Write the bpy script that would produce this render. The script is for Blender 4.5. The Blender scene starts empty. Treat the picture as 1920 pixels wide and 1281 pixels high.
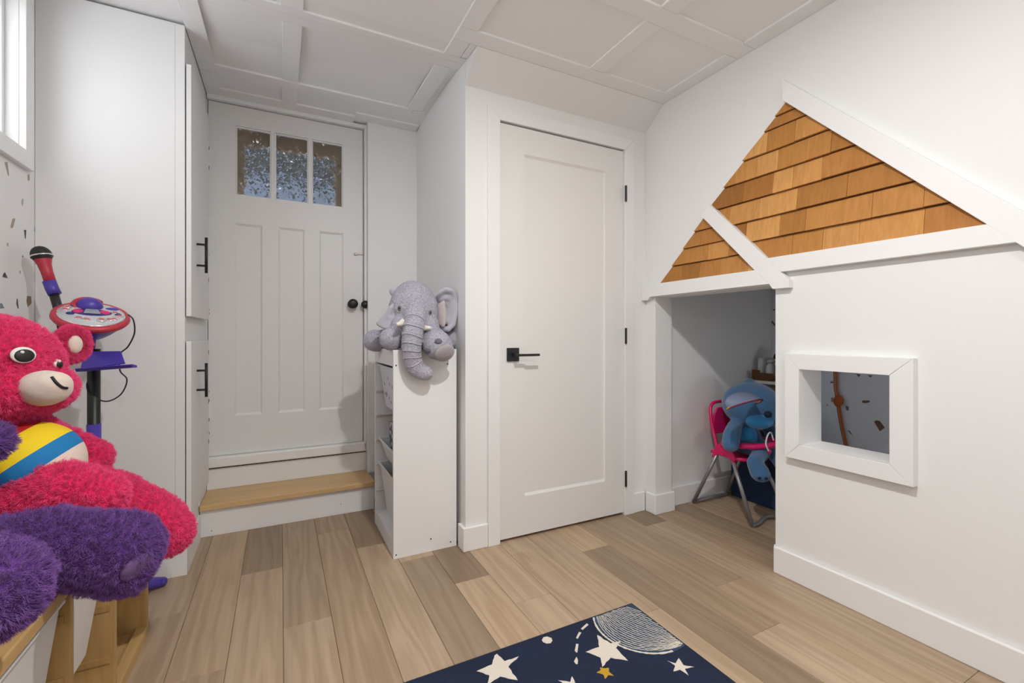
import bpy, bmesh, math, random
from mathutils import Vector, Matrix, Euler
from mathutils.bvhtree import BVHTree
from mathutils.geometry import intersect_line_plane
random.seed(7)
S = bpy.context.scene
COL = S.collection

# ------------------------------------------------------------------ camera
F, CX, CY, H = 850.0, 960.0, 628.5, 1.01        # pixels of a 1920x1281 frame, metres
TH = math.atan(434 / 850.0)                     # the camera is turned 27 degrees from the room's depth axis
SN, CS = math.sin(TH), math.cos(TH)
cam = bpy.data.cameras.new('camera')
cam.sensor_width = 36.0
cam.lens = 36.0 * F / 1920.0
cam.shift_y = (CY - 640.5) / 1920.0
cam.clip_start = 0.02
camo = bpy.data.objects.new('camera', cam)
COL.objects.link(camo)
camo.location = (0, 0, H)
camo.rotation_euler = (math.pi / 2, 0, -TH)
S.camera = camo

# ------------------------------------------------------------------ world, exposure
w = bpy.data.worlds.new('world')
S.world = w
w.use_nodes = True
w.node_tree.nodes['Background'].inputs[0].default_value = (0.91, 0.955, 1.0, 1)
w.node_tree.nodes['Background'].inputs[1].default_value = 3.4
S.view_settings.view_transform = 'Standard'
S.view_settings.look = 'None'
S.view_settings.gamma = 1.0
S.view_settings.exposure = 0.47
S.view_settings.use_curve_mapping = False

LAMPS = [((0.54, 0.62), 20.0), ((0.45, -0.75), 10.0)]   # two flush ceiling lamps, both outside the frame

# ------------------------------------------------------------------ helpers
def ray(u, v):
    a = (u - CX) / F
    b = -(v - CY) / F
    return Vector((SN + a * CS, CS - a * SN, b))

def P(u, v, X=None, Y=None, Z=None):
    d = ray(u, v)
    if Z is not None: t = (Z - H) / d.z
    elif X is not None: t = X / d.x
    else: t = Y / d.y
    return Vector((0, 0, H)) + d * t

ORIG = {}

def thing(name, label, cat, loc, group=None, kind=None):
    o = bpy.data.objects.new(name, None)
    o.empty_display_size = 0.05
    COL.objects.link(o)
    o.location = loc
    ORIG[o] = Vector(loc)
    tag(o, label, cat, group, kind)
    return o

def tag(o, label=None, cat=None, group=None, kind=None):
    if label: o['label'] = label
    if cat: o['category'] = cat
    if group: o['group'] = group
    if kind: o['kind'] = kind
    return o

def link(name, me, parent, c):
    o = bpy.data.objects.new(name, me)
    COL.objects.link(o)
    ORIG[o] = Vector(c)
    if parent is not None:
        o.parent = parent
        o.location = Vector(c) - ORIG[parent]
    else:
        o.location = c
    return o

def mobj(name, verts, faces, mat, parent=None, bevel=0.0, smooth=False, segs=2, fix=True):
    vs = [Vector(v) for v in verts]
    lo = Vector((min(v.x for v in vs), min(v.y for v in vs), min(v.z for v in vs)))
    hi = Vector((max(v.x for v in vs), max(v.y for v in vs), max(v.z for v in vs)))
    c = Vector(((lo.x + hi.x) / 2, (lo.y + hi.y) / 2, lo.z))
    me = bpy.data.meshes.new(name)
    me.from_pydata([v - c for v in vs], [], faces)
    if fix:
        bm = bmesh.new(); bm.from_mesh(me)
        bmesh.ops.recalc_face_normals(bm, faces=bm.faces)
        bm.to_mesh(me); bm.free()
    if mat is not None: me.materials.append(mat)
    if smooth:
        for p in me.polygons: p.use_smooth = True
    o = link(name, me, parent, c)
    if bevel:
        m = o.modifiers.new('bevel', 'BEVEL')
        m.width = bevel; m.segments = segs; m.limit_method = 'ANGLE'; m.angle_limit = math.radians(40)
    return o

BF = [(0, 3, 2, 1), (4, 5, 6, 7), (0, 1, 5, 4), (1, 2, 6, 5), (2, 3, 7, 6), (3, 0, 4, 7)]

def box(name, x0, x1, y0, y1, z0, z1, mat, parent=None, bevel=0.0, zf=None):
    v = [(x0, y0, z0), (x1, y0, z0), (x1, y1, z0), (x0, y1, z0), (x0, y0, z1), (x1, y0, z1), (x1, y1, z1), (x0, y1, z1)]
    if zf: v = [(a, b, c + zf(b)) for a, b, c in v]
    return mobj(name, v, BF, mat, parent, bevel)

def prism(name, poly, axis, a0, a1, mat, parent=None, bevel=0.0):
    """extrude a polygon: axis 'x' takes (y,z) points, 'y' takes (x,z), 'z' takes (x,y)"""
    def mk(p, a):
        return {'x': (a, p[0], p[1]), 'y': (p[0], a, p[1]), 'z': (p[0], p[1], a)}[axis]
    n = len(poly)
    v = [mk(p, a0) for p in poly] + [mk(p, a1) for p in poly]
    f = [tuple(range(n)), tuple(range(2 * n - 1, n - 1, -1))] + [(i, (i + 1) % n, n + (i + 1) % n, n + i) for i in range(n)]
    return mobj(name, v, f, mat, parent, bevel)

def holed(name, axis, a0, a1, us, vs, holes, mat, parent=None):
    """a slab with rectangular holes; us/vs are cut lines, holes is a set of (i,j) cells"""
    def mk(u, v, a):
        return {'x': (a, u, v), 'y': (u, a, v), 'z': (u, v, a)}[axis]
    V, Fc, idx = [], [], {}
    def vid(i, j, k):
        if (i, j, k) not in idx:
            idx[(i, j, k)] = len(V); V.append(mk(us[i], vs[j], (a0, a1)[k]))
        return idx[(i, j, k)]
    nu, nv = len(us) - 1, len(vs) - 1
    solid = lambda i, j: 0 <= i < nu and 0 <= j < nv and (i, j) not in holes
    for i in range(nu):
        for j in range(nv):
            if not solid(i, j): continue
            for k in (0, 1):
                Fc.append((vid(i, j, k), vid(i + 1, j, k), vid(i + 1, j + 1, k), vid(i, j + 1, k)))
            for di, dj, a, b in ((-1, 0, (i, j), (i, j + 1)), (1, 0, (i + 1, j), (i + 1, j + 1)), (0, -1, (i, j), (i + 1, j)), (0, 1, (i, j + 1), (i + 1, j + 1))):
                if not solid(i + di, j + dj):
                    Fc.append((vid(*a, 0), vid(*b, 0), vid(*b, 1), vid(*a, 1)))
    return mobj(name, V, Fc, mat, parent)

def tube(name, pts, r, mat, parent=None, seg=10, caps=True, closed=False):
    pts = [Vector(p) for p in pts]
    n = len(pts)
    rs = r if isinstance(r, (list, tuple)) else [r] * n
    V, Fc = [], []
    up = None
    for i, p in enumerate(pts):
        if closed: t = pts[(i + 1) % n] - pts[i - 1]
        else: t = (pts[min(i + 1, n - 1)] - pts[max(i - 1, 0)])
        t.normalize()
        if up is None:
            up = Vector((0, 0, 1)) if abs(t.z) < .9 else Vector((1, 0, 0))
        s = t.cross(up).normalized(); up = s.cross(t).normalized()
        for k in range(seg):
            a = 2 * math.pi * k / seg
            V.append(p + (s * math.cos(a) + up * math.sin(a)) * rs[i])
    m = n if closed else n - 1
    for i in range(m):
        for k in range(seg):
            a, b = i * seg, ((i + 1) % n) * seg
            Fc.append((a + k, a + (k + 1) % seg, b + (k + 1) % seg, b + k))
    if caps and not closed:
        Fc.append(tuple(range(seg))); Fc.append(tuple(range((n - 1) * seg, n * seg)))
    return mobj(name, V, Fc, mat, parent, smooth=True)

def curve(pts, n=8):
    """Catmull-Rom through the points"""
    pts = [Vector(p) for p in pts]
    out = []
    for i in range(len(pts) - 1):
        p0, p1, p2, p3 = pts[max(i - 1, 0)], pts[i], pts[i + 1], pts[min(i + 2, len(pts) - 1)]
        for k in range(n):
            t = k / n
            out.append(0.5 * ((2 * p1) + (p2 - p0) * t + (2 * p0 - 5 * p1 + 4 * p2 - p3) * t * t + (3 * p1 - p0 - 3 * p2 + p3) * t ** 3))
    out.append(pts[-1])
    return out

def lathe(name, prof, M, mat, parent=None, seg=32):
    """prof: (radius, height) list turned about local z, placed by matrix M"""
    V, Fc = [], []
    for r, h in prof:
        for k in range(seg):
            a = 2 * math.pi * k / seg
            V.append(M @ Vector((r * math.cos(a), r * math.sin(a), h)))
    for i in range(len(prof) - 1):
        for k in range(seg):
            Fc.append((i * seg + k, i * seg + (k + 1) % seg, (i + 1) * seg + (k + 1) % seg, (i + 1) * seg + k))
    if prof[0][0] > 1e-5: Fc.append(tuple(range(seg)))
    if prof[-1][0] > 1e-5: Fc.append(tuple(range((len(prof) - 1) * seg, len(prof) * seg)))
    o = mobj(name, V, Fc, mat, parent, smooth=True)
    m = o.modifiers.new('edge', 'EDGE_SPLIT'); m.split_angle = math.radians(50)
    return o

def frame(pos, z, x=None):
    z = Vector(z).normalized()
    x = Vector(x) if x is not None else (Vector((0, 0, 1)).cross(z) if abs(z.z) < .95 else Vector((1, 0, 0)))
    x = (x - z * x.dot(z)).normalized()
    y = z.cross(x)
    M = Matrix((x, y, z)).transposed().to_4x4()
    M.translation = Vector(pos)
    return M

def ell(name, M, rad, mat, parent=None, seg=24, rings=14):
    bm = bmesh.new()
    bmesh.ops.create_uvsphere(bm, u_segments=seg, v_segments=rings, radius=1.0, matrix=M @ Matrix.Diagonal((*rad, 1)))
    V = [v.co.copy() for v in bm.verts]; Fc = [[v.index for v in f.verts] for f in bm.faces]
    bm.free()
    return mobj(name, V, Fc, mat, parent, smooth=True)

def blob(name, prims, mat, parent=None, voxel=0.012, smooth=8, sub=3):
    """one continuous skin grown over ellipsoids ('e', centre, radii, matrix3) and tapered limbs ('c', points, radii)"""
    bm = bmesh.new()
    for p in prims:
        if p[0] == 'e':
            M = Matrix.Translation(p[1]) @ (p[3].to_4x4() if len(p) > 3 and p[3] is not None else Matrix.Identity(4)) @ Matrix.Diagonal((*p[2], 1))
            bmesh.ops.create_icosphere(bm, subdivisions=sub, radius=1.0, matrix=M)
        else:
            pts = [Vector(q) for q in p[1]]
            for i in range(len(pts) - 1):
                d = (pts[i + 1] - pts[i]).length
                n = max(2, int(d / (0.35 * min(p[2][i], p[2][i + 1]))))
                for k in range(n + 1):
                    t = k / n
                    bmesh.ops.create_icosphere(bm, subdivisions=2, radius=p[2][i] * (1 - t) + p[2][i + 1] * t, matrix=Matrix.Translation(pts[i].lerp(pts[i + 1], t)))
    me = bpy.data.meshes.new('tmp'); bm.to_mesh(me); bm.free()
    o = bpy.data.objects.new('tmp', me); COL.objects.link(o)
    m = o.modifiers.new('r', 'REMESH'); m.mode = 'VOXEL'; m.voxel_size = voxel
    m = o.modifiers.new('s', 'SMOOTH'); m.iterations = smooth; m.factor = 0.5
    dg = bpy.context.evaluated_depsgraph_get()
    ev = o.evaluated_get(dg).to_mesh()
    V = [v.co.copy() for v in ev.vertices]; Fc = [tuple(p.vertices) for p in ev.polygons]
    o.evaluated_get(dg).to_mesh_clear()
    bpy.data.objects.remove(o); bpy.data.meshes.remove(me)
    ob = mobj(name, V, Fc, mat, parent, smooth=True, fix=False)
    ob['_b'] = 1
    del ob['_b']
    return ob, BVHTree.FromPolygons(V, Fc)

def hit(bvh, u, v, lift=0.0):
    loc, nor, i, d = bvh.ray_cast(Vector((0, 0, H)), ray(u, v).normalized())
    if loc is None:                              # the ray passes just beside it: take the nearest skin
        loc, nor, i, d = bvh.find_nearest(P(u, v, Y=1.5))
    return loc + nor * lift, nor

def fur(o, count, length, kids, mat_slot=1, r=0.0006, seed=1, rough=0.004):
    m = o.modifiers.new('fur', 'PARTICLE_SYSTEM')
    ps = m.particle_system; ps.seed = seed
    s = ps.settings
    s.type = 'HAIR'; s.count = count; s.use_advanced_hair = True
    s.hair_length = length; s.hair_step = 3
    s.factor_random = length * 0.55 / 4
    s.emit_from = 'FACE'; s.use_emit_random = True
    s.child_type = 'INTERPOLATED'
    s.child_percent = 1; s.rendered_child_count = kids
    s.clump_factor = 0.45; s.clump_shape = -0.2
    s.roughness_1 = rough * .5; s.roughness_1_size = 0.05; s.roughness_endpoint = rough
    s.root_radius = 1.0; s.tip_radius = 0.35; s.radius_scale = r
    s.display_step = 2; s.render_step = 2
    s.material = mat_slot

# ------------------------------------------------------------------ materials
def new(name):
    m = bpy.data.materials.new(name); m.use_nodes = True
    nt = m.node_tree
    return m, nt, nt.nodes['Principled BSDF']

def N(nt, t, **k):
    n = nt.nodes.new(t)
    for a, b in k.items():
        if a.startswith('_'): setattr(n, a[1:], b)
        else: n.inputs[a.replace('__', ' ')].default_value = b
    return n

def c4(c): return (c[0], c[1], c[2], 1)

def srgb(r, g, b):
    f = lambda x: (x / 255 / 12.92) if x / 255 <= .04045 else ((x / 255 + .055) / 1.055) ** 2.4
    return (f(r), f(g), f(b))

def plain(name, col, rough=.5, var=.04, scale=6.0, bump=0.0, bscale=80.0, metal=0.0, spec=.5, sheen=0.0, coat=0.0, emit=None):
    m, nt, b = new(name)
    b.inputs['Roughness'].default_value = rough
    b.inputs['Metallic'].default_value = metal
    b.inputs['Specular IOR Level'].default_value = spec
    if sheen:
        b.inputs['Sheen Weight'].default_value = sheen; b.inputs['Sheen Roughness'].default_value = .5
    if coat: b.inputs['Coat Weight'].default_value = coat
    tc = N(nt, 'ShaderNodeTexCoord')
    no = N(nt, 'ShaderNodeTexNoise', Scale=scale, Detail=3.0)
    nt.links.new(tc.outputs['Object'], no.inputs['Vector'])
    mx = N(nt, 'ShaderNodeMix', _data_type='RGBA')
    mx.inputs[6].default_value = c4([x * (1 - var) for x in col]); mx.inputs[7].default_value = c4([min(1, x * (1 + var)) for x in col])
    nt.links.new(no.outputs['Fac'], mx.inputs[0])
    nt.links.new(mx.outputs[2], b.inputs['Base Color'])
    if bump:
        n2 = N(nt, 'ShaderNodeTexNoise', Scale=bscale, Detail=4.0)
        nt.links.new(tc.outputs['Object'], n2.inputs['Vector'])
        bp = N(nt, 'ShaderNodeBump', Strength=bump, Distance=.002)
        nt.links.new(n2.outputs['Fac'], bp.inputs['Height'])
        nt.links.new(bp.outputs[0], b.inputs['Normal'])
    if emit:
        b.inputs['Emission Color'].default_value = c4(emit[0]); b.inputs['Emission Strength'].default_value = emit[1]
    return m

def wood(name, cols, along='y', rough=.45, fine=140.0, grain=.5, knots=.0, rand=1.0, spec=.4, rings=9.0, wave=.16, tint=False, dark=.66):
    """grain stretched along one axis; each object gets its own tone and its own stretch of the pattern"""
    m, nt, b = new(name)
    b.inputs['Roughness'].default_value = rough; b.inputs['Specular IOR Level'].default_value = spec
    tc = N(nt, 'ShaderNodeTexCoord'); oi = N(nt, 'ShaderNodeObjectInfo')
    off = N(nt, 'ShaderNodeVectorMath', _operation='SCALE'); off.inputs[0].default_value = (13.1, 7.7, 5.3)
    ml = N(nt, 'ShaderNodeMath', _operation='MULTIPLY'); ml.inputs[1].default_value = 9.0
    nt.links.new(oi.outputs['Random'], ml.inputs[0]); nt.links.new(ml.outputs[0], off.inputs['Scale'])
    ad = N(nt, 'ShaderNodeVectorMath', _operation='ADD')
    nt.links.new(tc.outputs['Object'], ad.inputs[0]); nt.links.new(off.outputs[0], ad.inputs[1])
    def stretched(s):
        mp = N(nt, 'ShaderNodeMapping')
        mp.inputs['Scale'].default_value = {'x': (s, 1, 1), 'y': (1, s, 1), 'z': (1, 1, s)}[along]
        nt.links.new(ad.outputs[0], mp.inputs['Vector']); return mp
    a = N(nt, 'ShaderNodeTexNoise', Scale=fine, Detail=5.0, Roughness=.6)
    nt.links.new(stretched(.02).outputs[0], a.inputs['Vector'])
    wv = N(nt, 'ShaderNodeTexWave', Scale=rings, Distortion=14.0, Detail=4.0)
    wv.inputs['Detail Scale'].default_value = 2.4
    wv.bands_direction = {'x': 'Y', 'y': 'X', 'z': 'X'}[along]
    nt.links.new(stretched(.09).outputs[0], wv.inputs['Vector'])
    lg = N(nt, 'ShaderNodeTexNoise', Scale=5.0, Detail=2.0)
    nt.links.new(stretched(.25).outputs[0], lg.inputs['Vector'])
    m1 = N(nt, 'ShaderNodeMix', _data_type='FLOAT'); m1.inputs[0].default_value = wave
    nt.links.new(a.outputs['Fac'], m1.inputs[2]); nt.links.new(wv.outputs['Fac'], m1.inputs[3])
    m2 = N(nt, 'ShaderNodeMix', _data_type='FLOAT'); m2.inputs[0].default_value = .35
    nt.links.new(m1.outputs[0], m2.inputs[2]); nt.links.new(lg.outputs['Fac'], m2.inputs[3])
    rp = N(nt, 'ShaderNodeValToRGB')
    rp.color_ramp.elements[0].position = .5 - .5 * (1 - grain); rp.color_ramp.elements[1].position = .5 + .5 * (1 - grain)
    rp.color_ramp.elements[0].color = (0, 0, 0, 1)
    nt.links.new(m2.outputs[0], rp.inputs['Fac'])
    tone = N(nt, 'ShaderNodeValToRGB')
    tone.color_ramp.elements[0].color = c4(cols[0]); tone.color_ramp.elements[1].color = c4(cols[-1])
    for i, c in enumerate(cols[1:-1]):
        e = tone.color_ramp.elements.new((i + 1) / (len(cols) - 1)); e.color = c4(c)
    rr = N(nt, 'ShaderNodeMath', _operation='MULTIPLY'); rr.inputs[1].default_value = rand
    nt.links.new(oi.outputs['Random'], rr.inputs[0]); nt.links.new(rr.outputs[0], tone.inputs['Fac'])
    dk = N(nt, 'ShaderNodeMix', _data_type='RGBA', _blend_type='MULTIPLY'); dk.inputs[0].default_value = 1.0
    nt.links.new(tone.outputs[0], dk.inputs[6])
    sh = N(nt, 'ShaderNodeMix', _data_type='RGBA')
    sh.inputs[6].default_value = (dark, dark * .93, dark * .86, 1); sh.inputs[7].default_value = (1.06, 1.06, 1.05, 1)
    nt.links.new(rp.outputs[0], sh.inputs[0]); nt.links.new(sh.outputs[2], dk.inputs[7])
    last = dk.outputs[2]
    if knots:
        vo = N(nt, 'ShaderNodeTexVoronoi', Scale=2.2)
        nt.links.new(stretched(.45).outputs[0], vo.inputs['Vector'])
        kr = N(nt, 'ShaderNodeMapRange'); kr.inputs[1].default_value = .0; kr.inputs[2].default_value = .085
        kr.inputs[3].default_value = knots; kr.inputs[4].default_value = 0.0
        nt.links.new(vo.outputs['Distance'], kr.inputs[0])
        kd = N(nt, 'ShaderNodeMix', _data_type='RGBA', _blend_type='MULTIPLY'); kd.inputs[7].default_value = (.55, .46, .38, 1)
        nt.links.new(kr.outputs[0], kd.inputs[0]); nt.links.new(last, kd.inputs[6]); last = kd.outputs[2]
    if tint:
        tm = N(nt, 'ShaderNodeMix', _data_type='RGBA', _blend_type='MULTIPLY'); tm.inputs[0].default_value = 1.0
        nt.links.new(last, tm.inputs[6]); nt.links.new(oi.outputs['Color'], tm.inputs[7]); last = tm.outputs[2]
    nt.links.new(last, b.inputs['Base Color'])
    bp = N(nt, 'ShaderNodeBump', Strength=.12, Distance=.001)
    nt.links.new(a.outputs['Fac'], bp.inputs['Height']); nt.links.new(bp.outputs[0], b.inputs['Normal'])
    return m

M = {}
M['wall'] = plain('white_wall_paint', (.86, .86, .855), .62, .012, 2.0, .05, 220)
M['ceil'] = plain('white_ceiling_paint', (.92, .92, .915), .6, .012, 2.0, .04, 160)
M['trim'] = plain('white_trim_paint', (.88, .88, .88), .42, .01, 3.0)
M['door'] = plain('white_door_paint', (.82, .815, .805), .42, .015, 2.0, .03, 120)
M['cab'] = plain('white_cabinet_board', (.85, .85, .85), .6, .01, 3.0, spec=.3)
M['nookwall'] = plain('pale_blue_wallpaper', (.78, .83, .91), .6, .02, 2.0)
M['black'] = plain('matte_black_metal', (.012, .012, .013), .42, .1, 20)
M['gap'] = plain('dark_gap', (.02, .019, .018), .9)
M['chip'] = plain('chipped_paint', (.10, .095, .09), .8, .3, 60)
M['plank'] = wood('oak_vinyl_plank', [srgb(190, 166, 140), srgb(198, 175, 149), srgb(186, 161, 134), srgb(195, 170, 142)], 'y', .42, 90, .42, .75, 1.0, .35, 5.0, .30, True, .66)
M['subfloor'] = plain('subfloor', srgb(80, 66, 54), .8)
M['tread'] = wood('oak_tread', [srgb(226, 190, 140), srgb(230, 196, 148)], 'x', .45, 90, .25)
M['pine'] = wood('pine_board', [srgb(190, 154, 98), srgb(206, 170, 114)], 'z', .5, 90, .35)
M['pine_y'] = wood('pine_rail', [srgb(206, 170, 114), srgb(214, 178, 122)], 'y', .5, 90, .35)
M['shingle'] = wood('cedar_shingle', [srgb(160, 106, 54), srgb(202, 144, 76), srgb(178, 120, 60), srgb(232, 176, 106), srgb(188, 128, 66), srgb(214, 156, 88)], 'z', .62, 110, .4, 0, 1.0, .25)
M['butt'] = plain('shingle_backing', srgb(70, 42, 18), .8, .1)
M['whiteplastic'] = plain('white_plastic', (.78, .79, .80), .35, .01)
M['bluewhite'] = plain('cool_white_plastic', (.70, .73, .79), .4, .02)
M['print'] = plain('grey_print', (.33, .35, .42), .6)
M['screw'] = plain('dark_screw_hole', (.03, .03, .03), .6)
M['navy'] = plain('navy_fabric', srgb(22, 46, 78), .85, .12, 30, .2, 300)
M['steel'] = plain('grey_tube_steel', (.30, .30, .31), .35, .05, 10, metal=.55)
M['pinkplastic'] = plain('hot_pink_plastic', srgb(226, 28, 110), .35)
M['purpleplastic'] = plain('violet_plastic', srgb(78, 62, 168), .38)
M['redplastic'] = plain('coral_red_plastic', srgb(190, 52, 70), .4)
M['silver'] = plain('silver_plastic', (.62, .63, .66), .25, .03, metal=.35)
M['chrome'] = plain('chrome_ring', (.85, .85, .86), .15, .0, metal=1)
M['lcd'] = plain('grey_lcd', srgb(150, 158, 168), .2)
M['indigo'] = plain('indigo_plastic', srgb(52, 48, 120), .4)
M['rosebtn'] = plain('rose_button', srgb(206, 110, 116), .3)
M['rubber'] = plain('black_rubber', (.015, .015, .016), .5)
M['white'] = plain('white_felt', (.82, .80, .76), .8)
M['cream'] = plain('cream_plush', srgb(226, 210, 196), .9, .03, 20, .25, 400, sheen=.3)
M['felt_black'] = plain('black_embroidery', (.012, .011, .012), .55)
M['elephant'] = plain('grey_plush', srgb(186, 184, 196), .95, .10, 14, .45, 260, sheen=.5)
M['elephant_in'] = plain('pale_pinkish_plush', srgb(196, 184, 184), .95, .08, 14, .3, 260, sheen=.4)
M['elephant_sole'] = plain('taupe_plush_sole', srgb(164, 158, 162), .95, .08, 20, .35, 260, sheen=.4)
M['toe'] = plain('slate_felt', srgb(108, 108, 122), .9)
M['tusk'] = plain('ivory_felt', srgb(240, 234, 220), .8)
M['blue'] = plain('blue_plush', srgb(66, 108, 150), .95, .15, 12, .4, 260, sheen=.4)
M['lightblue'] = plain('bright_blue_plush', srgb(52, 150, 216), .95, .1, 12, .3, 260, sheen=.4)
M['darkblue'] = plain('dark_navy_plush', srgb(24, 36, 62), .9)
M['cap'] = plain('grey_cap_cloth', srgb(120, 132, 158), .8, .08, 20, .2, 300)
M['maroon'] = plain('maroon_cloth', srgb(120, 30, 60), .8)
M['yellowcloth'] = plain('yellow_cloth', srgb(200, 160, 60), .8)
M['brown'] = plain('brown_cardboard', srgb(110, 72, 46), .8, .12, 20)
M['skin_doll'] = plain('brown_vinyl', srgb(104, 72, 52), .6)
M['hair_doll'] = plain('black_curly_hair', (.012, .011, .011), .8, .4, 60, 1.0, 120)
M['mauve'] = plain('mauve_cloth', srgb(150, 118, 140), .85)
M['cord'] = plain('rust_cord', srgb(176, 92, 32), .6)
M['rug'] = plain('navy_rug_pile', srgb(18, 32, 60), .95, .35, 7, .7, 500)
M['rugwhite'] = plain('cream_rug_pile', srgb(226, 216, 202), .95, .03, 20, .6, 500)
M['rugyellow'] = plain('mustard_rug_pile', srgb(196, 152, 40), .95, .06, 20, .6, 500)
M['rugblue'] = plain('slate_blue_rug_pile', srgb(52, 72, 98), .95, .6, 160, .8, 500)
M['exterior'] = plain('pale_blue_siding', srgb(112, 122, 140), .7, .1, 3)
M['eave'] = plain('dark_eave', srgb(60, 58, 54), .8, .1)
M['tan'] = plain('tan_storm_frame', srgb(150, 126, 98), .7, .06)
M['brass'] = plain('aged_metal', (.35, .33, .30), .4, .1, metal=.6)
FL = [plain('fleck_' + n, srgb(*c), .7) for n, c in (('taupe', (176, 158, 146)), ('charcoal', (84, 84, 86)), ('grey', (178, 176, 174)), ('brown', (150, 124, 102)), ('slate', (134, 142, 150)))]
NFL = [plain('nook_fleck_' + n, srgb(*c), .7) for n, c in (('umber', (122, 92, 80)), ('slate', (96, 106, 124)), ('grey', (140, 148, 162)))]

def furmat(name, col, tip):
    m, nt, b = new(name)
    b.inputs['Roughness'].default_value = .75; b.inputs['Specular IOR Level'].default_value = .15
    b.inputs['Sheen Weight'].default_value = .2
    hi = N(nt, 'ShaderNodeHairInfo')
    mx = N(nt, 'ShaderNodeMix', _data_type='RGBA'); mx.inputs[6].default_value = c4(col); mx.inputs[7].default_value = c4(tip)
    rm = N(nt, 'ShaderNodeMath', _operation='MULTIPLY'); rm.inputs[1].default_value = .9
    nt.links.new(hi.outputs['Random'], rm.inputs[0]); nt.links.new(rm.outputs[0], mx.inputs[0])
    nt.links.new(mx.outputs[2], b.inputs['Base Color'])
    return m
M['pinkskin'] = plain('raspberry_plush_backing', srgb(236, 36, 106), .95, .1, 30)
M['pinkfur'] = furmat('raspberry_pink_fur', srgb(255, 58, 132), srgb(255, 116, 172))
M['elephantfur'] = furmat('grey_short_pile', srgb(182, 180, 192), srgb(218, 216, 228))
M['purpskin'] = plain('purple_plush_backing', srgb(92, 50, 128), .95, .1, 30)
M['purpfur'] = furmat('violet_purple_fur', srgb(116, 74, 150), srgb(146, 102, 176))

def glass_mat():
    m, nt, b = new('hammered_obscure_glass')
    b.inputs['Base Color'].default_value = (.9, .93, .95, 1)
    b.inputs['Roughness'].default_value = .12; b.inputs['IOR'].default_value = 1.45
    b.inputs['Transmission Weight'].default_value = 1.0
    tc = N(nt, 'ShaderNodeTexCoord')
    vo = N(nt, 'ShaderNodeTexVoronoi', Scale=100.0, _feature='F1')
    nt.links.new(tc.outputs['Object'], vo.inputs['Vector'])
    sb = N(nt, 'ShaderNodeVectorMath', _operation='SUBTRACT'); sb.inputs[1].default_value = (.5, .5, .5)
    sc = N(nt, 'ShaderNodeVectorMath', _operation='SCALE'); sc.inputs['Scale'].default_value = .55
    ge = N(nt, 'ShaderNodeNewGeometry'); ad = N(nt, 'ShaderNodeVectorMath', _operation='ADD'); no = N(nt, 'ShaderNodeVectorMath', _operation='NORMALIZE')
    nt.links.new(vo.outputs['Color'], sb.inputs[0]); nt.links.new(sb.outputs[0], sc.inputs[0])
    nt.links.new(ge.outputs['Normal'], ad.inputs[0]); nt.links.new(sc.outputs[0], ad.inputs[1])
    nt.links.new(ad.outputs[0], no.inputs[0]); nt.links.new(no.outputs[0], b.inputs['Normal'])
    return m
M['obscure'] = glass_mat()
def pane_mat():
    m, nt, b = new('frosted_window_pane')
    b.inputs['Base Color'].default_value = (1, 1, 1, 1); b.inputs['Roughness'].default_value = .6
    b.inputs['Transmission Weight'].default_value = 1.0; b.inputs['IOR'].default_value = 1.2
    no = N(nt, 'ShaderNodeTexNoise', Scale=120.0)
    bp = N(nt, 'ShaderNodeBump', Strength=.2, Distance=.001)
    nt.links.new(no.outputs['Fac'], bp.inputs['Height']); nt.links.new(bp.outputs[0], b.inputs['Normal'])
    return m
M['pane'] = pane_mat()

def bands_mat():
    m, nt, b = new('striped_tummy_cloth')
    b.inputs['Roughness'].default_value = .8
    tc = N(nt, 'ShaderNodeTexCoord')
    dt = N(nt, 'ShaderNodeVectorMath', _operation='DOT_PRODUCT')
    dt.inputs[1].default_value = (.62, .0, -.78)
    nt.links.new(tc.outputs['Object'], dt.inputs[0])
    mr = N(nt, 'ShaderNodeMapRange'); mr.inputs[1].default_value = -.20; mr.inputs[2].default_value = .03
    nt.links.new(dt.outputs['Value'], mr.inputs[0])
    rp = N(nt, 'ShaderNodeValToRGB'); r = rp.color_ramp; r.interpolation = 'CONSTANT'
    r.elements[0].position = 0; r.elements[0].color = c4(srgb(228, 212, 198))
    r.elements[1].position = .08; r.elements[1].color = c4(srgb(190, 22, 34))
    for p, c in ((.20, (246, 212, 30)), (.44, (20, 124, 186)), (.60, (228, 212, 198))):
        e = r.elements.new(p); e.color = c4(srgb(*c))
    nt.links.new(mr.outputs[0], rp.inputs['Fac']); nt.links.new(rp.outputs[0], b.inputs['Base Color'])
    return m
M['bands'] = bands_mat()

def print_mat(name, dark, light, scale):
    m, nt, b = new(name)
    tc = N(nt, 'ShaderNodeTexCoord')
    vo = N(nt, 'ShaderNodeTexVoronoi', Scale=scale); nt.links.new(tc.outputs['Object'], vo.inputs['Vector'])
    rp = N(nt, 'ShaderNodeValToRGB'); rp.color_ramp.interpolation = 'CONSTANT'
    rp.color_ramp.elements[0].color = c4(dark); rp.color_ramp.elements[1].color = c4(light); rp.color_ramp.elements[1].position = .62
    nt.links.new(vo.outputs['Color'], rp.inputs['Fac']); nt.links.new(rp.outputs[0], b.inputs['Base Color'])
    b.inputs['Roughness'].default_value = .35
    return m
M['boxprint'] = print_mat('dark_printed_card', srgb(34, 36, 52), srgb(214, 214, 222), 42)

# ------------------------------------------------------------------ room shell
XL, XR, YB = -0.823, 1.885, -1.5          # left wall, right wall, wall behind the camera
YC, YD = 1.99, 2.965                       # closet wall, back door plane
def zc(y):                                 # underside of the ceiling battens; it rises a little in the alcove
    if y <= 1.9: return 2.285
    if y >= 2.35: return 2.32
    return 2.285 + .035 * (y - 1.9) / .45
TOP = 2.34

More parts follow.
